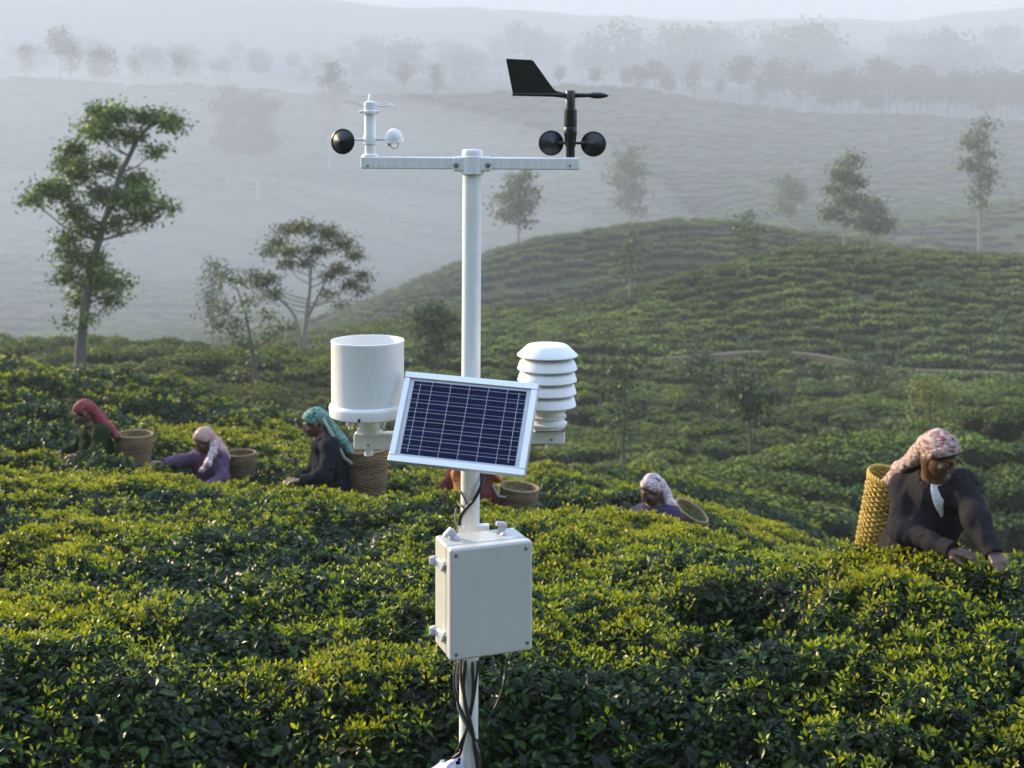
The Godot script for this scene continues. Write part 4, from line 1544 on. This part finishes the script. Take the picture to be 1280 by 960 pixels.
func make_head() -> void:
	var f := Field.new()
	f.cell = 0.0042
	f.blend = 0.018
	var b := Basis()
	f.egg(Vector3(0, 0.032, -0.012), b, Vector3(0.069, 0.086, 0.090))
	f.egg(Vector3(0, -0.028, 0.022), b, Vector3(0.058, 0.075, 0.066))
	f.egg(Vector3(0, -0.082, 0.048), b, Vector3(0.030, 0.022, 0.028))
	f.blend = 0.010
	for s in [-1.0, 1.0]:
		f.egg(Vector3(s * 0.036, -0.020, 0.062), b, Vector3(0.022, 0.020, 0.018))
		f.cap(Vector3(s * 0.012, 0.026, 0.078), Vector3(s * 0.042, 0.024, 0.060), 0.009, 0.007)
		f.egg(Vector3(s * 0.030, 0.004, 0.066), b, Vector3(0.014, 0.010, 0.013))
		f.egg(Vector3(s * 0.076, -0.004, -0.006), Basis(Vector3.UP, s * 0.35), Vector3(0.009, 0.030, 0.018))
		f.egg(Vector3(s * 0.011, -0.032, 0.094), b, Vector3(0.009, 0.008, 0.010))
	f.cap(Vector3(0, 0.016, 0.084), Vector3(0, -0.026, 0.104), 0.009, 0.011)
	f.egg(Vector3(0, -0.053, 0.080), b, Vector3(0.024, 0.006, 0.013))
	f.egg(Vector3(0, -0.064, 0.077), b, Vector3(0.020, 0.007, 0.013))
	f.hole(Vector3(-0.016, -0.0585, 0.0945), Vector3(0.016, -0.0585, 0.0945), 0.0028, 0.0028)
	head_geo = Geo.new()
	f.into(head_geo)


func make_hand() -> void:
	# wrist at the origin, fingers towards +x, palm down, thumb towards +z
	var f := Field.new()
	f.cell = 0.0034
	f.blend = 0.008
	f.cap(Vector3(-0.03, 0, 0), Vector3(0.01, 0, 0), 0.024, 0.024)
	for k in 4:
		var z := 0.027 - k * 0.018
		f.cap(Vector3(0.01, 0, z * 0.6), Vector3(0.078, 0.004 - absf(k - 1.2) * 0.002, z), 0.016, 0.0115)
		var l: float = [0.92, 1.05, 0.98, 0.78][k]
		var a := Vector3(0.080, 0.003, z)
		var bend: float = [0.55, 0.75, 0.85, 0.9][k]
		var d := Vector3(cos(0.2), -sin(0.2), (z - 0.0) * 0.8).normalized()
		var q := a + d * 0.040 * l
		f.cap(a, q, 0.0100, 0.0090)
		var d2 := Vector3(cos(0.3 + bend * 0.6), -sin(0.3 + bend * 0.6), 0)
		var q2 := q + d2 * 0.025 * l
		f.cap(q, q2, 0.0090, 0.0082)
		var d3 := Vector3(cos(0.4 + bend * 1.3), -sin(0.4 + bend * 1.3), 0)
		f.cap(q2, q2 + d3 * 0.020 * l, 0.0082, 0.0066)
	f.cap(Vector3(0.012, -0.006, 0.020), Vector3(0.045, -0.018, 0.044), 0.015, 0.012)
	f.cap(Vector3(0.045, -0.018, 0.044), Vector3(0.078, -0.030, 0.044), 0.0105, 0.0095)
	f.cap(Vector3(0.078, -0.030, 0.044), Vector3(0.102, -0.040, 0.036), 0.0095, 0.0072)
	hand_geo = Geo.new()
	f.into(hand_geo)


func facing_basis(look: Vector3, up: Vector3) -> Basis:
	var z := look.normalized()
	var x := up.cross(z).normalized()
	return Basis(x, z.cross(x), z)


# d: joints as world points; cloth names; look of the head
func make_person(called: String, label: String, d: Dictionary) -> Node3D:
	var hip: Vector3 = d.hip
	var ground := Vector3(hip.x, ground_y(hip.x, hip.z), hip.z)
	var o := thing(called, label, "person", ground, "tea pickers in the field")
	var L := {}
	for k in d:
		if d[k] is Vector3 and k != "look":
			L[k] = d[k] - ground
	var look: Vector3 = d.look
	var hb := facing_basis(look, Vector3(0, 1, 0.0) if not d.has("roll") else d.roll)
	hb = hb.scaled(Vector3.ONE * d.get("head_size", 0.94))
	var head: Vector3 = L.head
	var neck: Vector3 = L.neck
	var chest: Vector3 = L.chest
	var hp: Vector3 = L.hip
	var cell: float = d.cell
	var across: Vector3 = (L.shoulder_b - L.shoulder_a).normalized()
	# body
	var f := Field.new()
	f.cell = cell
	f.blend = 0.04
	f.cap(neck, head + hb * Vector3(0, -0.045, -0.02), 0.052, 0.050)
	f.cap(neck - Vector3(0, 0.03, 0), chest, 0.07, 0.10)
	f.cap(chest - across * 0.05, chest + across * 0.05, 0.10, 0.10)
	f.cap(chest, hp, 0.11, 0.12)
	f.cap(neck, L.shoulder_a, 0.05, 0.05)
	f.cap(neck, L.shoulder_b, 0.05, 0.05)
	for s in ["_a", "_b"]:
		f.cap(L["shoulder" + s], L["elbow" + s], 0.046, 0.038)
		f.cap(L["elbow" + s], L["wrist" + s], 0.038, 0.025)
		var side := -0.085 if s == "_a" else 0.085
		var h := hp + across * side
		var foot := Vector3(h.x, 0.06, h.z)
		f.cap(h, h.lerp(foot, 0.5) + Vector3(0, 0, 0.02), 0.085, 0.055)
		f.cap(h.lerp(foot, 0.5) + Vector3(0, 0, 0.02), foot, 0.052, 0.034)
		f.cap(foot - Vector3(0, 0.03, 0), foot - Vector3(0, 0.03, 0) + Vector3(look.x, 0, look.z).normalized() * 0.14, 0.034, 0.026)
	var g := Geo.new()
	f.into(g)
	g.add(head_geo, Transform3D(hb, head))
	for s in ["_a", "_b"]:
		var w: Vector3 = L["wrist" + s]
		var e: Vector3 = L["elbow" + s]
		var t: Vector3 = L["hand" + s]
		var x := (t - w).normalized()
		var palm := Vector3(0, 1, 0)
		var z := x.cross(palm).normalized()
		var y := z.cross(x).normalized()
		if s == "_b":
			z = -z
		g.add(hand_geo, Transform3D(Basis(x, y, z), w))
	part(o, "body", g.mesh(), mats.skin)
	# jacket
	f = Field.new()
	f.cell = cell
	f.blend = 0.055
	f.wrinkle = noise
	f.wrinkle_size = 0.015
	f.cap(neck - Vector3(0, 0.05, 0), chest, 0.095, 0.125)
	f.cap(chest - across * 0.065, chest + across * 0.065, 0.118, 0.118)
	var belly := chest.lerp(hp, 0.6)
	f.cap(chest, belly, 0.13, 0.138)
	f.cap(belly, hp - Vector3(0, 0.04, 0), 0.140, 0.165)
	f.cap(belly - across * 0.05, belly + across * 0.05, 0.125, 0.125)
	for s in ["_a", "_b"]:
		f.cap(neck - Vector3(0, 0.02, 0), L["shoulder" + s], 0.062, 0.066)
		f.cap(L["shoulder" + s], L["elbow" + s], 0.068, 0.056)
		f.cap(L["elbow" + s], L["wrist" + s], 0.056, 0.042)
		var ax: Vector3 = (L["wrist" + s] - L["elbow" + s]).normalized()
	f.hole(neck + Vector3(0, 0.0, 0), head, 0.056, 0.085)
	var chin := head + hb * Vector3(0, -0.10, 0.10)
	if d.get("vneck", false):
		pass
	g = Geo.new()
	f.into(g)
	for s in ["_a", "_b"]:
		# cuffs: a hem standing a little proud of the sleeve
		var ax: Vector3 = (L["wrist" + s] - L["elbow" + s]).normalized()
		var cuff: Vector3 = L["wrist" + s]
		g.tube(PackedVector3Array([cuff - ax * 0.025, cuff + ax * 0.025, cuff + ax * 0.034, cuff + ax * 0.034, cuff + ax * 0.01]), PackedFloat32Array([0.0445, 0.0460, 0.0435, 0.0340, 0.032]), 20, false)
	part(o, "jacket", g.mesh(), mats[d.jacket])
	# skirt
	g = Geo.new()
	var prof := PackedVector2Array([Vector2(0.22, 0.08), Vector2(0.225, 0.10), Vector2(0.20, 0.40), Vector2(0.175, hp.y - 0.06), Vector2(0.14, hp.y + 0.02)])
	var sk := Geo.new()
	sk.lathe(prof, 40)
	for i in sk.v.size():
		var p := sk.v[i]
		var a := atan2(p.z, p.x)
		var k := 1.0 + 0.10 * sin(a * 11.0) * clampf((hp.y - p.y) / hp.y, 0.0, 1.0)
		sk.v[i] = Vector3(p.x * k + hp.x, p.y, p.z * k + hp.z)
	g.add(sk, Transform3D())
	part(o, "skirt", g.mesh(), mats[d.get("skirt", "skirt_cloth")])
	# front cloth at the chest
	if d.has("front"):
		f = Field.new()
		f.cell = minf(cell, 0.008)
		f.blend = 0.02
		var fwd: Vector3 = Vector3(look.x, 0, look.z).normalized()
		if d.get("vneck", false):
			f.cell = 0.0045
			f.blend = 0.055
			f.cap(neck - Vector3(0, 0.05, 0), chest, 0.108, 0.138)
			f.cap(chest - across * 0.065, chest + across * 0.065, 0.131, 0.131)
			f.hole(neck, head, 0.056, 0.085)
			var apex: Vector3 = chest + fwd * 0.12 + Vector3(0, 0.028, 0)
			var ahead: Vector3 = across.cross(Vector3.UP).normalized()
			if ahead.dot(fwd) < 0:
				ahead = -ahead
			for sd in [-1.0, 1.0]:
				var n: Vector3 = ahead.cross(neck + across * sd * 0.036 + fwd * 0.06 - apex).normalized()
				f.cuts.push_back([apex, n if n.dot(across) * sd > 0 else -n])
			f.cuts.push_back([neck + fwd * 0.02, -fwd])
		else:
			f.cap(neck + fwd * 0.03 + Vector3(0, -0.005, 0), chest + fwd * d.get("front_out", 0.085) + Vector3(0, 0.03, 0), 0.052, 0.050)
		if not d.get("vneck", false):
			f.cap(chest + fwd * d.get("front_out", 0.085) + Vector3(0, 0.03, 0), chest + fwd * d.get("front_out", 0.085) + Vector3(0, -0.10, 0), 0.052, 0.045)
		g = Geo.new()
		f.into(g)
		part(o, d.get("front_name", "shirt"), g.mesh(), mats[d.front])
	# hair
	g = Geo.new()
	f = Field.new()
	f.cell = 0.006
	f.blend = 0.02
	f.egg(head + hb * Vector3(0, 0.035, -0.016), hb, Vector3(0.075, 0.091, 0.096))
	f.cuts.push_back([head + hb * Vector3(0, 0.062, 0.074), hb * Vector3(0, -0.50, 0.866)])
	f.into(g)
	part(o, "hair", g.mesh(), mats.hair)
	# head cloth with its tail
	f = Field.new()
	f.cell = d.get("fine", 0.007)
	f.blend = 0.03
	f.wrinkle = noise
	f.wrinkle_size = 0.010
	f.egg(head + hb * Vector3(0, 0.042, -0.020), hb, Vector3(0.078, 0.088, 0.100))
	f.egg(head + hb * Vector3(0, 0.0, -0.07), hb, Vector3(0.060, 0.064, 0.052))
	var tail: Array = d.tail
	var last: Vector3 = head + hb * Vector3(0, 0.01, -0.095)
	var rad: float = d.get("tail_width", 0.042) * 1.1
	var side_cuts := f.cuts
	side_cuts.push_back([head + hb * Vector3(0, d.get("brow", 0.078), 0.078), hb * Vector3(0, -0.60, 0.80)])
	g = Geo.new()
	f.into(g)
	var f2 := Field.new()
	f2.cell = f.cell
	f2.blend = 0.03
	f2.wrinkle = noise
	f2.wrinkle_size = 0.011
	for i in tail.size():
		var p: Vector3 = tail[i] - ground
		var rb: float = d.get("tail_width", 0.042) * (1.0 - 0.06 * i)
		f2.cap(last, p, rad, rb)
		f2.cap(last + Vector3(0.0, 0, 0.03), p + Vector3(0.012, 0.0, 0.035), rad * 0.6, rb * 0.6)
		last = p
		rad = rb
	f2.into(g)
	part(o, "head_scarf", g.mesh(), mats[d.scarf])
	# the folded fore edge laid over it
	f = Field.new()
	f.cell = d.get("fine", 0.007)
	f.blend = 0.012
	f.wrinkle = noise
	f.wrinkle_size = 0.012
	f.egg(head + hb * Vector3(0, 0.042, -0.018), hb, Vector3(0.082, 0.092, 0.105))
	f.cuts.push_back([head + hb * Vector3(0, d.get("brow", 0.078) - 0.004, 0.082), hb * Vector3(0.05, -0.62, 0.78)])
	f.cuts.push_back([head + hb * Vector3(0, d.get("brow", 0.078) + 0.050, 0.040), hb * Vector3(-0.12, 0.52, -0.84)])
	g = Geo.new()
	f.into(g)
	part(o, "scarf_fold", g.mesh(), mats[d.scarf])
	if d.has("shawl"):
		f = Field.new()
		f.cell = 0.009
		f.blend = 0.025
		f.wrinkle = noise
		f.wrinkle_size = 0.02
		var pts: Array = d.shawl
		for i in pts.size() - 1:
			f.cap(pts[i] - ground, pts[i + 1] - ground, d.get("shawl_width", 0.04), d.get("shawl_width", 0.04) * 0.9)
		g = Geo.new()
		f.into(g)
		part(o, "shawl", g.mesh(), mats[d.shawl_cloth])
	if d.get("collar", false):
		var fwd: Vector3 = Vector3(look.x, 0, look.z).normalized()
		for s in [-1.0, 1.0]:
			g = Geo.new()
			var before: Array = []
			for k in 10:
				var a: float = s * (0.02 + 2.45 * k / 9.0)
				var d2: Vector3 = -fwd * cos(a) + across * sin(a)
				var drop := 0.055 * pow(k / 9.0, 2.0)
				var e := [neck + d2 * 0.078 + Vector3(0, 0.0 - drop, 0), neck + d2 * 0.071 + Vector3(0, 0.062 - drop, 0), neck + d2 * 0.077 + Vector3(0, 0.068 - drop, 0), neck + d2 * (0.116 + 0.035 * k / 9.0) + Vector3(0, 0.014 - drop * 1.5, 0), neck + d2 * 0.095 + Vector3(0, -0.01 - drop, 0)]
				if before:
					for q in 4:
						if s > 0:
							g.quad(before[q], e[q], e[q + 1], before[q + 1])
						else:
							g.quad(e[q], before[q], before[q + 1], e[q + 1])
				before = e
			part(o, "collar", g.mesh(), mats[d.jacket])
	return o


var basket_weave: ArrayMesh
var basket_stakes: ArrayMesh
var basket_rim: ArrayMesh
var basket_floor: ArrayMesh
var basket_fill: ArrayMesh


func make_basket_meshes() -> void:
	# unit basket: rim radius 1, height 2
	var g := Geo.new()
	var rr := RandomNumberGenerator.new()
	rr.seed = 12
	var stakes := 26
	var rows := 30
	var seg := stakes * 4
	for r in rows:
		var y := 0.05 + 1.9 * r / (rows - 1)
		var R := lerpf(0.80, 1.0, pow(y / 2.0, 0.8))
		var path := PackedVector3Array()
		var rad := PackedFloat32Array()
		for i in seg + 1:
			var a := TAU * i / seg
			var w := 0.042 * cos(a * stakes / 2.0 + PI * r)
			path.push_back(Vector3(cos(a) * (R + w), y + 0.012 * sin(a * 3.0 + r), sin(a) * (R + w)))
			rad.push_back(0.034 * (0.9 + 0.2 * sin(i * 1.7 + r)))
		var t := rr.randf_range(0.6, 1.25)
		g.col = Color(t, t, t)
		g.tube(path, rad, 5, false)
	basket_weave = g.mesh()
	g = Geo.new()
	for s in stakes:
		var a := TAU * (s + 0.5) / stakes
		var p := PackedVector3Array()
		for k in 6:
			var y := 2.02 * k / 5.0
			var R := lerpf(0.80, 1.0, pow(y / 2.0, 0.8))
			p.push_back(Vector3(cos(a) * R, y, sin(a) * R))
		g.tube(p, PackedFloat32Array([0.03, 0.03, 0.03, 0.03, 0.03, 0.03]), 5)
	basket_stakes = g.mesh()
	g = Geo.new()
	for s in 2:
		var path := PackedVector3Array()
		var rad := PackedFloat32Array()
		for i in 97:
			var a := TAU * i / 96
			path.push_back(Vector3(cos(a) * (1.01 + 0.03 * cos(a * 20.0 + PI * s)), 2.0 + 0.035 * sin(a * 20.0 + PI * s), sin(a) * (1.01 + 0.03 * cos(a * 20.0 + PI * s))))
			rad.push_back(0.055)
		g.tube(path, rad, 6, false)
	basket_rim = g.mesh()
	g = Geo.new()
	g.lathe(PackedVector2Array([Vector2(0, 0.02), Vector2(0.80, 0.02), Vector2(0.80, 0.06), Vector2(0, 0.06)]), 30)
	basket_floor = g.mesh()
	g = Geo.new()
	for k in 260:
		var a := rr.randf() * TAU
		var q := sqrt(rr.randf()) * 0.86
		var t := rr.randf_range(0.6, 1.4)
		leaf(g, Vector3(cos(a) * q, 1.45 + 0.22 * (1.0 - q * q) + rr.randf_range(-0.08, 0.08), sin(a) * q), Vector3(rr.randfn(), rr.randf_range(-0.2, 0.9), rr.randfn()).normalized(), Vector3.UP, 0.30, 0.14, 0.3, 0.3, Color(0.07 * t, 0.13 * t, 0.015 * t), false)
	g.col = Color(0.02, 0.035, 0.008)
	g.lathe(PackedVector2Array([Vector2(0, 1.35), Vector2(0.90, 1.30), Vector2(0.90, 1.38), Vector2(0, 1.60)]), 20)
	basket_fill = g.mesh()


func make_basket(label: String, bottom: Vector3, rim: Vector3, radius: float, mat: String, strap: Array, group := "woven baskets carried on the pickers' backs") -> Node3D:
	var o := thing("basket", label, "basket", bottom, group)
	var up := (rim - bottom)
	var b := Basis(Quaternion(Vector3.UP, up.normalized())).scaled_local(Vector3(radius, up.length() / 2.0, radius))
	var t := Transform3D(b, Vector3.ZERO)
	part(o, "weave", basket_weave, mats[mat], t)
	part(o, "stakes", basket_stakes, mats[mat], t)
	part(o, "rim", basket_rim, mats[mat], t)
	part(o, "bottom", basket_floor, mats[mat], t)
	var fill := part(o, "tea_leaves", basket_fill, mats.tea_leaf, t)
	fill.set_meta("kind", "stuff")
	if strap:
		var g := Geo.new()
		var p := PackedVector3Array()
		var rad := PackedFloat32Array()
		for s in strap:
			p.push_back(s - bottom)
			rad.push_back(0.011)
		g.tube(p, rad, 6, true, 0.5)
		part(o, "strap", g.mesh(), mats.strap_cloth)
	return o


func build_people() -> void:
	make_head()
	make_hand()
	make_basket_meshes()
	# right, nearest
	make_person("person", "tea picker in charcoal jacket and floral scarf bending over tea at the right edge", {
		"hip": lift(1140, 716, 6.5), "chest": lift(1161, 642, 6.34), "neck": lift(1168, 602, 6.24), "head": lift(1174, 568, 6.12), "look": Vector3(0.56, -0.58, 0.58), "head_size": 0.86,
		"shoulder_a": lift(1131, 611, 6.36), "elbow_a": lift(1127, 662, 6.24), "wrist_a": lift(1183, 686, 6.02), "hand_a": lift(1212, 695, 5.96),
		"shoulder_b": lift(1201, 608, 6.18), "elbow_b": lift(1221, 648, 6.04), "wrist_b": lift(1238, 684, 5.94), "hand_b": lift(1249, 704, 5.88),
		"cell": 0.0105, "fine": 0.006, "jacket": "jacket_charcoal", "scarf": "scarf_floral", "front": "white_cloth", "front_out": 0.090, "vneck": true, "collar": true, "brow": 0.096, "tail_width": 0.027,
		"tail": [lift(1143, 568, 6.26), lift(1124, 585, 6.40), lift(1106, 604, 6.52)],
	})
	make_basket("narrow golden yellow woven basket on the back of the right edge picker", lift(1091, 692, 6.66), lift(1114, 597, 6.58), 0.108, "wicker_yellow", [])
	# left group
	make_person("person", "tea picker in red scarf and dark green jacket, farthest left in the field", {
		"hip": lift(128, 592, 12.6), "chest": lift(120, 556, 12.55), "neck": lift(113, 534, 12.5), "head": lift(104.5, 516, 12.45), "look": Vector3(-0.85, -0.40, 0.34),
		"shoulder_a": lift(126, 541, 12.3), "elbow_a": lift(119, 571, 12.2), "wrist_a": lift(101, 570, 12.15), "hand_a": lift(90, 570, 12.15),
		"shoulder_b": lift(108, 542, 12.72), "elbow_b": lift(97, 560, 12.75), "wrist_b": lift(82, 564, 12.7), "hand_b": lift(73, 566, 12.7),
		"cell": 0.013, "fine": 0.009, "jacket": "jacket_green", "scarf": "scarf_red", "front": "lime_cloth", "front_out": 0.085,
		"tail": [lift(126, 524, 12.5), lift(138, 535, 12.5), lift(146, 545, 12.5)],
	})
	make_basket("brown woven basket with open rim behind the red scarfed picker", lift(167, 592, 12.6), lift(169, 543, 12.6), 0.158, "wicker_tan", [])
	make_person("person", "tea picker in pale pink scarf and purple sweater reaching left over the tea", {
		"hip": lift(268, 612, 12.4), "chest": lift(263, 583, 12.35), "neck": lift(260, 567, 12.3), "head": lift(254, 551, 12.22), "look": Vector3(-0.50, -0.42, 0.70),
		"shoulder_a": lift(275, 575, 12.25), "elbow_a": lift(277, 598, 12.1), "wrist_a": lift(262, 606, 11.95), "hand_a": lift(252, 608, 11.9),
		"shoulder_b": lift(246, 573, 12.35), "elbow_b": lift(222, 577, 12.2), "wrist_b": lift(207, 579, 12.1), "hand_b": lift(194, 578, 12.05),
		"cell": 0.013, "fine": 0.009, "jacket": "jacket_purple", "scarf": "scarf_pink", "front": "magenta_cloth", "front_out": 0.095,
		"tail": [lift(270, 553, 12.3), lift(277, 562, 12.3), lift(283, 572, 12.35)],
		"shawl": [lift(268, 556, 12.15), lift(266, 568, 12.1), lift(259, 580, 12.05), lift(253, 588, 12.05)], "shawl_cloth": "scarf_white", "shawl_width": 0.035,
	})
	make_basket("dark brown woven basket behind the purple sweater picker", lift(301, 615, 12.5), lift(301, 567, 12.5), 0.136, "wicker_brown", [lift(279, 560, 12.32), lift(284, 572, 12.36), lift(290, 573, 12.4)])
	make_person("person", "tea picker in teal scarf and dark navy jacket below the rain gauge", {
		"hip": lift(418, 622, 10.8), "chest": lift(413, 580, 10.75), "neck": lift(403, 550, 10.7), "head": lift(393, 529, 10.66), "look": Vector3(-0.93, -0.32, 0.18),
		"shoulder_a": lift(413, 557, 10.52), "elbow_a": lift(406, 594, 10.42), "wrist_a": lift(381, 600, 10.42), "hand_a": lift(366, 602, 10.42),
		"shoulder_b": lift(402, 556, 10.95), "elbow_b": lift(391, 590, 10.95), "wrist_b": lift(374, 598, 10.85), "hand_b": lift(362, 601, 10.8),
		"cell": 0.012, "fine": 0.008, "jacket": "jacket_navy", "scarf": "scarf_teal",
		"tail": [lift(416, 538, 10.7), lift(428, 552, 10.7), lift(437, 566, 10.75)],
	})
	make_basket("large brown woven basket under the rain gauge on the teal scarfed picker's back", lift(458, 622, 10.85), lift(457, 561, 10.85), 0.178, "wicker_tan", [lift(404, 523, 10.57), lift(417, 546, 10.52), lift(430, 572, 10.6), lift(440, 580, 10.66)])
	# behind the mast
	make_person("person", "tea picker in crimson scarf and dark maroon jacket half hidden behind mast and panel", {
		"hip": lift(600, 645, 10.45), "chest": lift(590, 608, 10.42), "neck": lift(586, 584, 10.4), "head": lift(582, 562, 10.36), "look": Vector3(-0.75, -0.42, 0.45),
		"shoulder_a": lift(606, 592, 10.25), "elbow_a": lift(604, 622, 10.1), "wrist_a": lift(585, 630, 10.05), "hand_a": lift(572, 632, 10.0),
		"shoulder_b": lift(570, 594, 10.5), "elbow_b": lift(555, 616, 10.4), "wrist_b": lift(556, 630, 10.25), "hand_b": lift(548, 634, 10.2),
		"cell": 0.013, "fine": 0.009, "jacket": "jacket_maroon", "scarf": "scarf_crimson",
		"tail": [lift(598, 572, 10.4), lift(612, 584, 10.42), lift(622, 598, 10.45)],
		"shawl": [lift(574, 580, 10.2), lift(570, 595, 10.2), lift(573, 610, 10.18), lift(571, 625, 10.2)], "shawl_cloth": "scarf_crimson", "shawl_width": 0.035,
	})
	make_basket("wide brown woven basket partly behind the solar panel's lower corner", lift(644, 656, 10.5), lift(649, 609, 10.5), 0.150, "wicker_tan", [lift(608, 582, 10.3), lift(612, 600, 10.25), lift(622, 620, 10.3), lift(632, 622, 10.36)])
	make_person("person", "tea picker in white scarf and violet blue jacket, right of the radiation shield", {
		"hip": lift(824, 694, 10.3), "chest": lift(820, 660, 10.25), "neck": lift(818, 634, 10.2), "head": lift(814, 613, 10.14), "look": Vector3(-0.72, -0.34, 0.55),
		"shoulder_a": lift(838, 644, 10.1), "elbow_a": lift(842, 672, 10.0), "wrist_a": lift(826, 680, 9.85), "hand_a": lift(814, 683, 9.8),
		"shoulder_b": lift(800, 645, 10.25), "elbow_b": lift(788, 668, 10.1), "wrist_b": lift(780, 680, 9.95), "hand_b": lift(770, 684, 9.9),
		"cell": 0.013, "fine": 0.008, "jacket": "jacket_blue", "scarf": "scarf_white",
		"tail": [lift(832, 618, 10.2), lift(838, 632, 10.15), lift(843, 645, 10.15)],
	})
	make_basket("straw coloured woven basket tipped sideways behind the white scarfed picker", lift(843, 673, 10.35), lift(865, 639, 10.3), 0.135, "wicker_tan", [])


# ---------------------------------------------------------------- scene
func _ready() -> void:
	noise.seed = 7
	noise.noise_type = FastNoiseLite.TYPE_SIMPLEX_SMOOTH
	noise.frequency = 0.02
	noise.fractal_octaves = 3
	rng.seed = 1

	var cam := Camera3D.new()
	cam.name = "camera"
	cam.projection = Camera3D.PROJECTION_FRUSTUM
	cam.near = 0.1
	cam.far = 1500.0
	cam.size = 2.0 * 0.1 * 480.0 / FOCAL
	cam.frustum_offset = Vector2(0, -(480.0 - HORIZON) / FOCAL * 0.1)
	cam.current = true
	add_child(cam)

	var env := Environment.new()
	env.background_mode = Environment.BG_SKY
	var sky := ProceduralSkyMaterial.new()
	sky.sky_top_color = Color(0.745, 0.845, 1.0)
	sky.sky_horizon_color = Color(0.98, 0.955, 0.925)
	sky.sky_curve = 0.06
	sky.ground_bottom_color = Color(0.35, 0.38, 0.36)
	sky.ground_horizon_color = Color(0.85, 0.87, 0.88)
	sky.sun_angle_max = 28.0
	sky.sun_curve = 0.12
	env.sky = Sky.new()
	env.sky.sky_material = sky
	env.background_energy_multiplier = 1.2
	env.tonemap_mode = Environment.TONE_MAPPER_LINEAR
	env.tonemap_exposure = 1.85
	env.fog_enabled = true
	env.fog_light_color = Color(0.98, 0.99, 1.0)
	env.fog_density = 0.0007
	env.volumetric_fog_enabled = true
	env.volumetric_fog_density = 0.0
	env.sdfgi_enabled = true
	env.ssao_enabled = true
	env.ssil_enabled = true
	var we := WorldEnvironment.new()
	we.name = "environment"
	we.environment = env
	var lens := CameraAttributesPhysical.new()
	lens.frustum_focus_distance = 4.1
	lens.frustum_focal_length = 50.0
	lens.exposure_aperture = 5.6
	we.camera_attributes = lens
	add_child(we)

	var sun := DirectionalLight3D.new()
	sun.name = "sun"
	sun.light_energy = 1.6
	sun.light_color = Color(1.0, 0.90, 0.69)
	sun.light_angular_distance = 0.6
	sun.shadow_enabled = true
	add_child(sun)
	sun.look_at_from_position(SUN_FROM * 50.0, Vector3.ZERO, Vector3.UP)

	var t0 := Time.get_ticks_msec()
	make_materials()
	bake_land()
	build_land()
	print("land ", Time.get_ticks_msec() - t0)
	build_mist()
	build_slope_tea()
	print("slope ", Time.get_ticks_msec() - t0)
	build_near_tea()
	print("near ", Time.get_ticks_msec() - t0)
	build_trees()
	print("trees ", Time.get_ticks_msec() - t0)
	build_station()
	print("station ", Time.get_ticks_msec() - t0)
	build_people()
	print("people ", Time.get_ticks_msec() - t0)
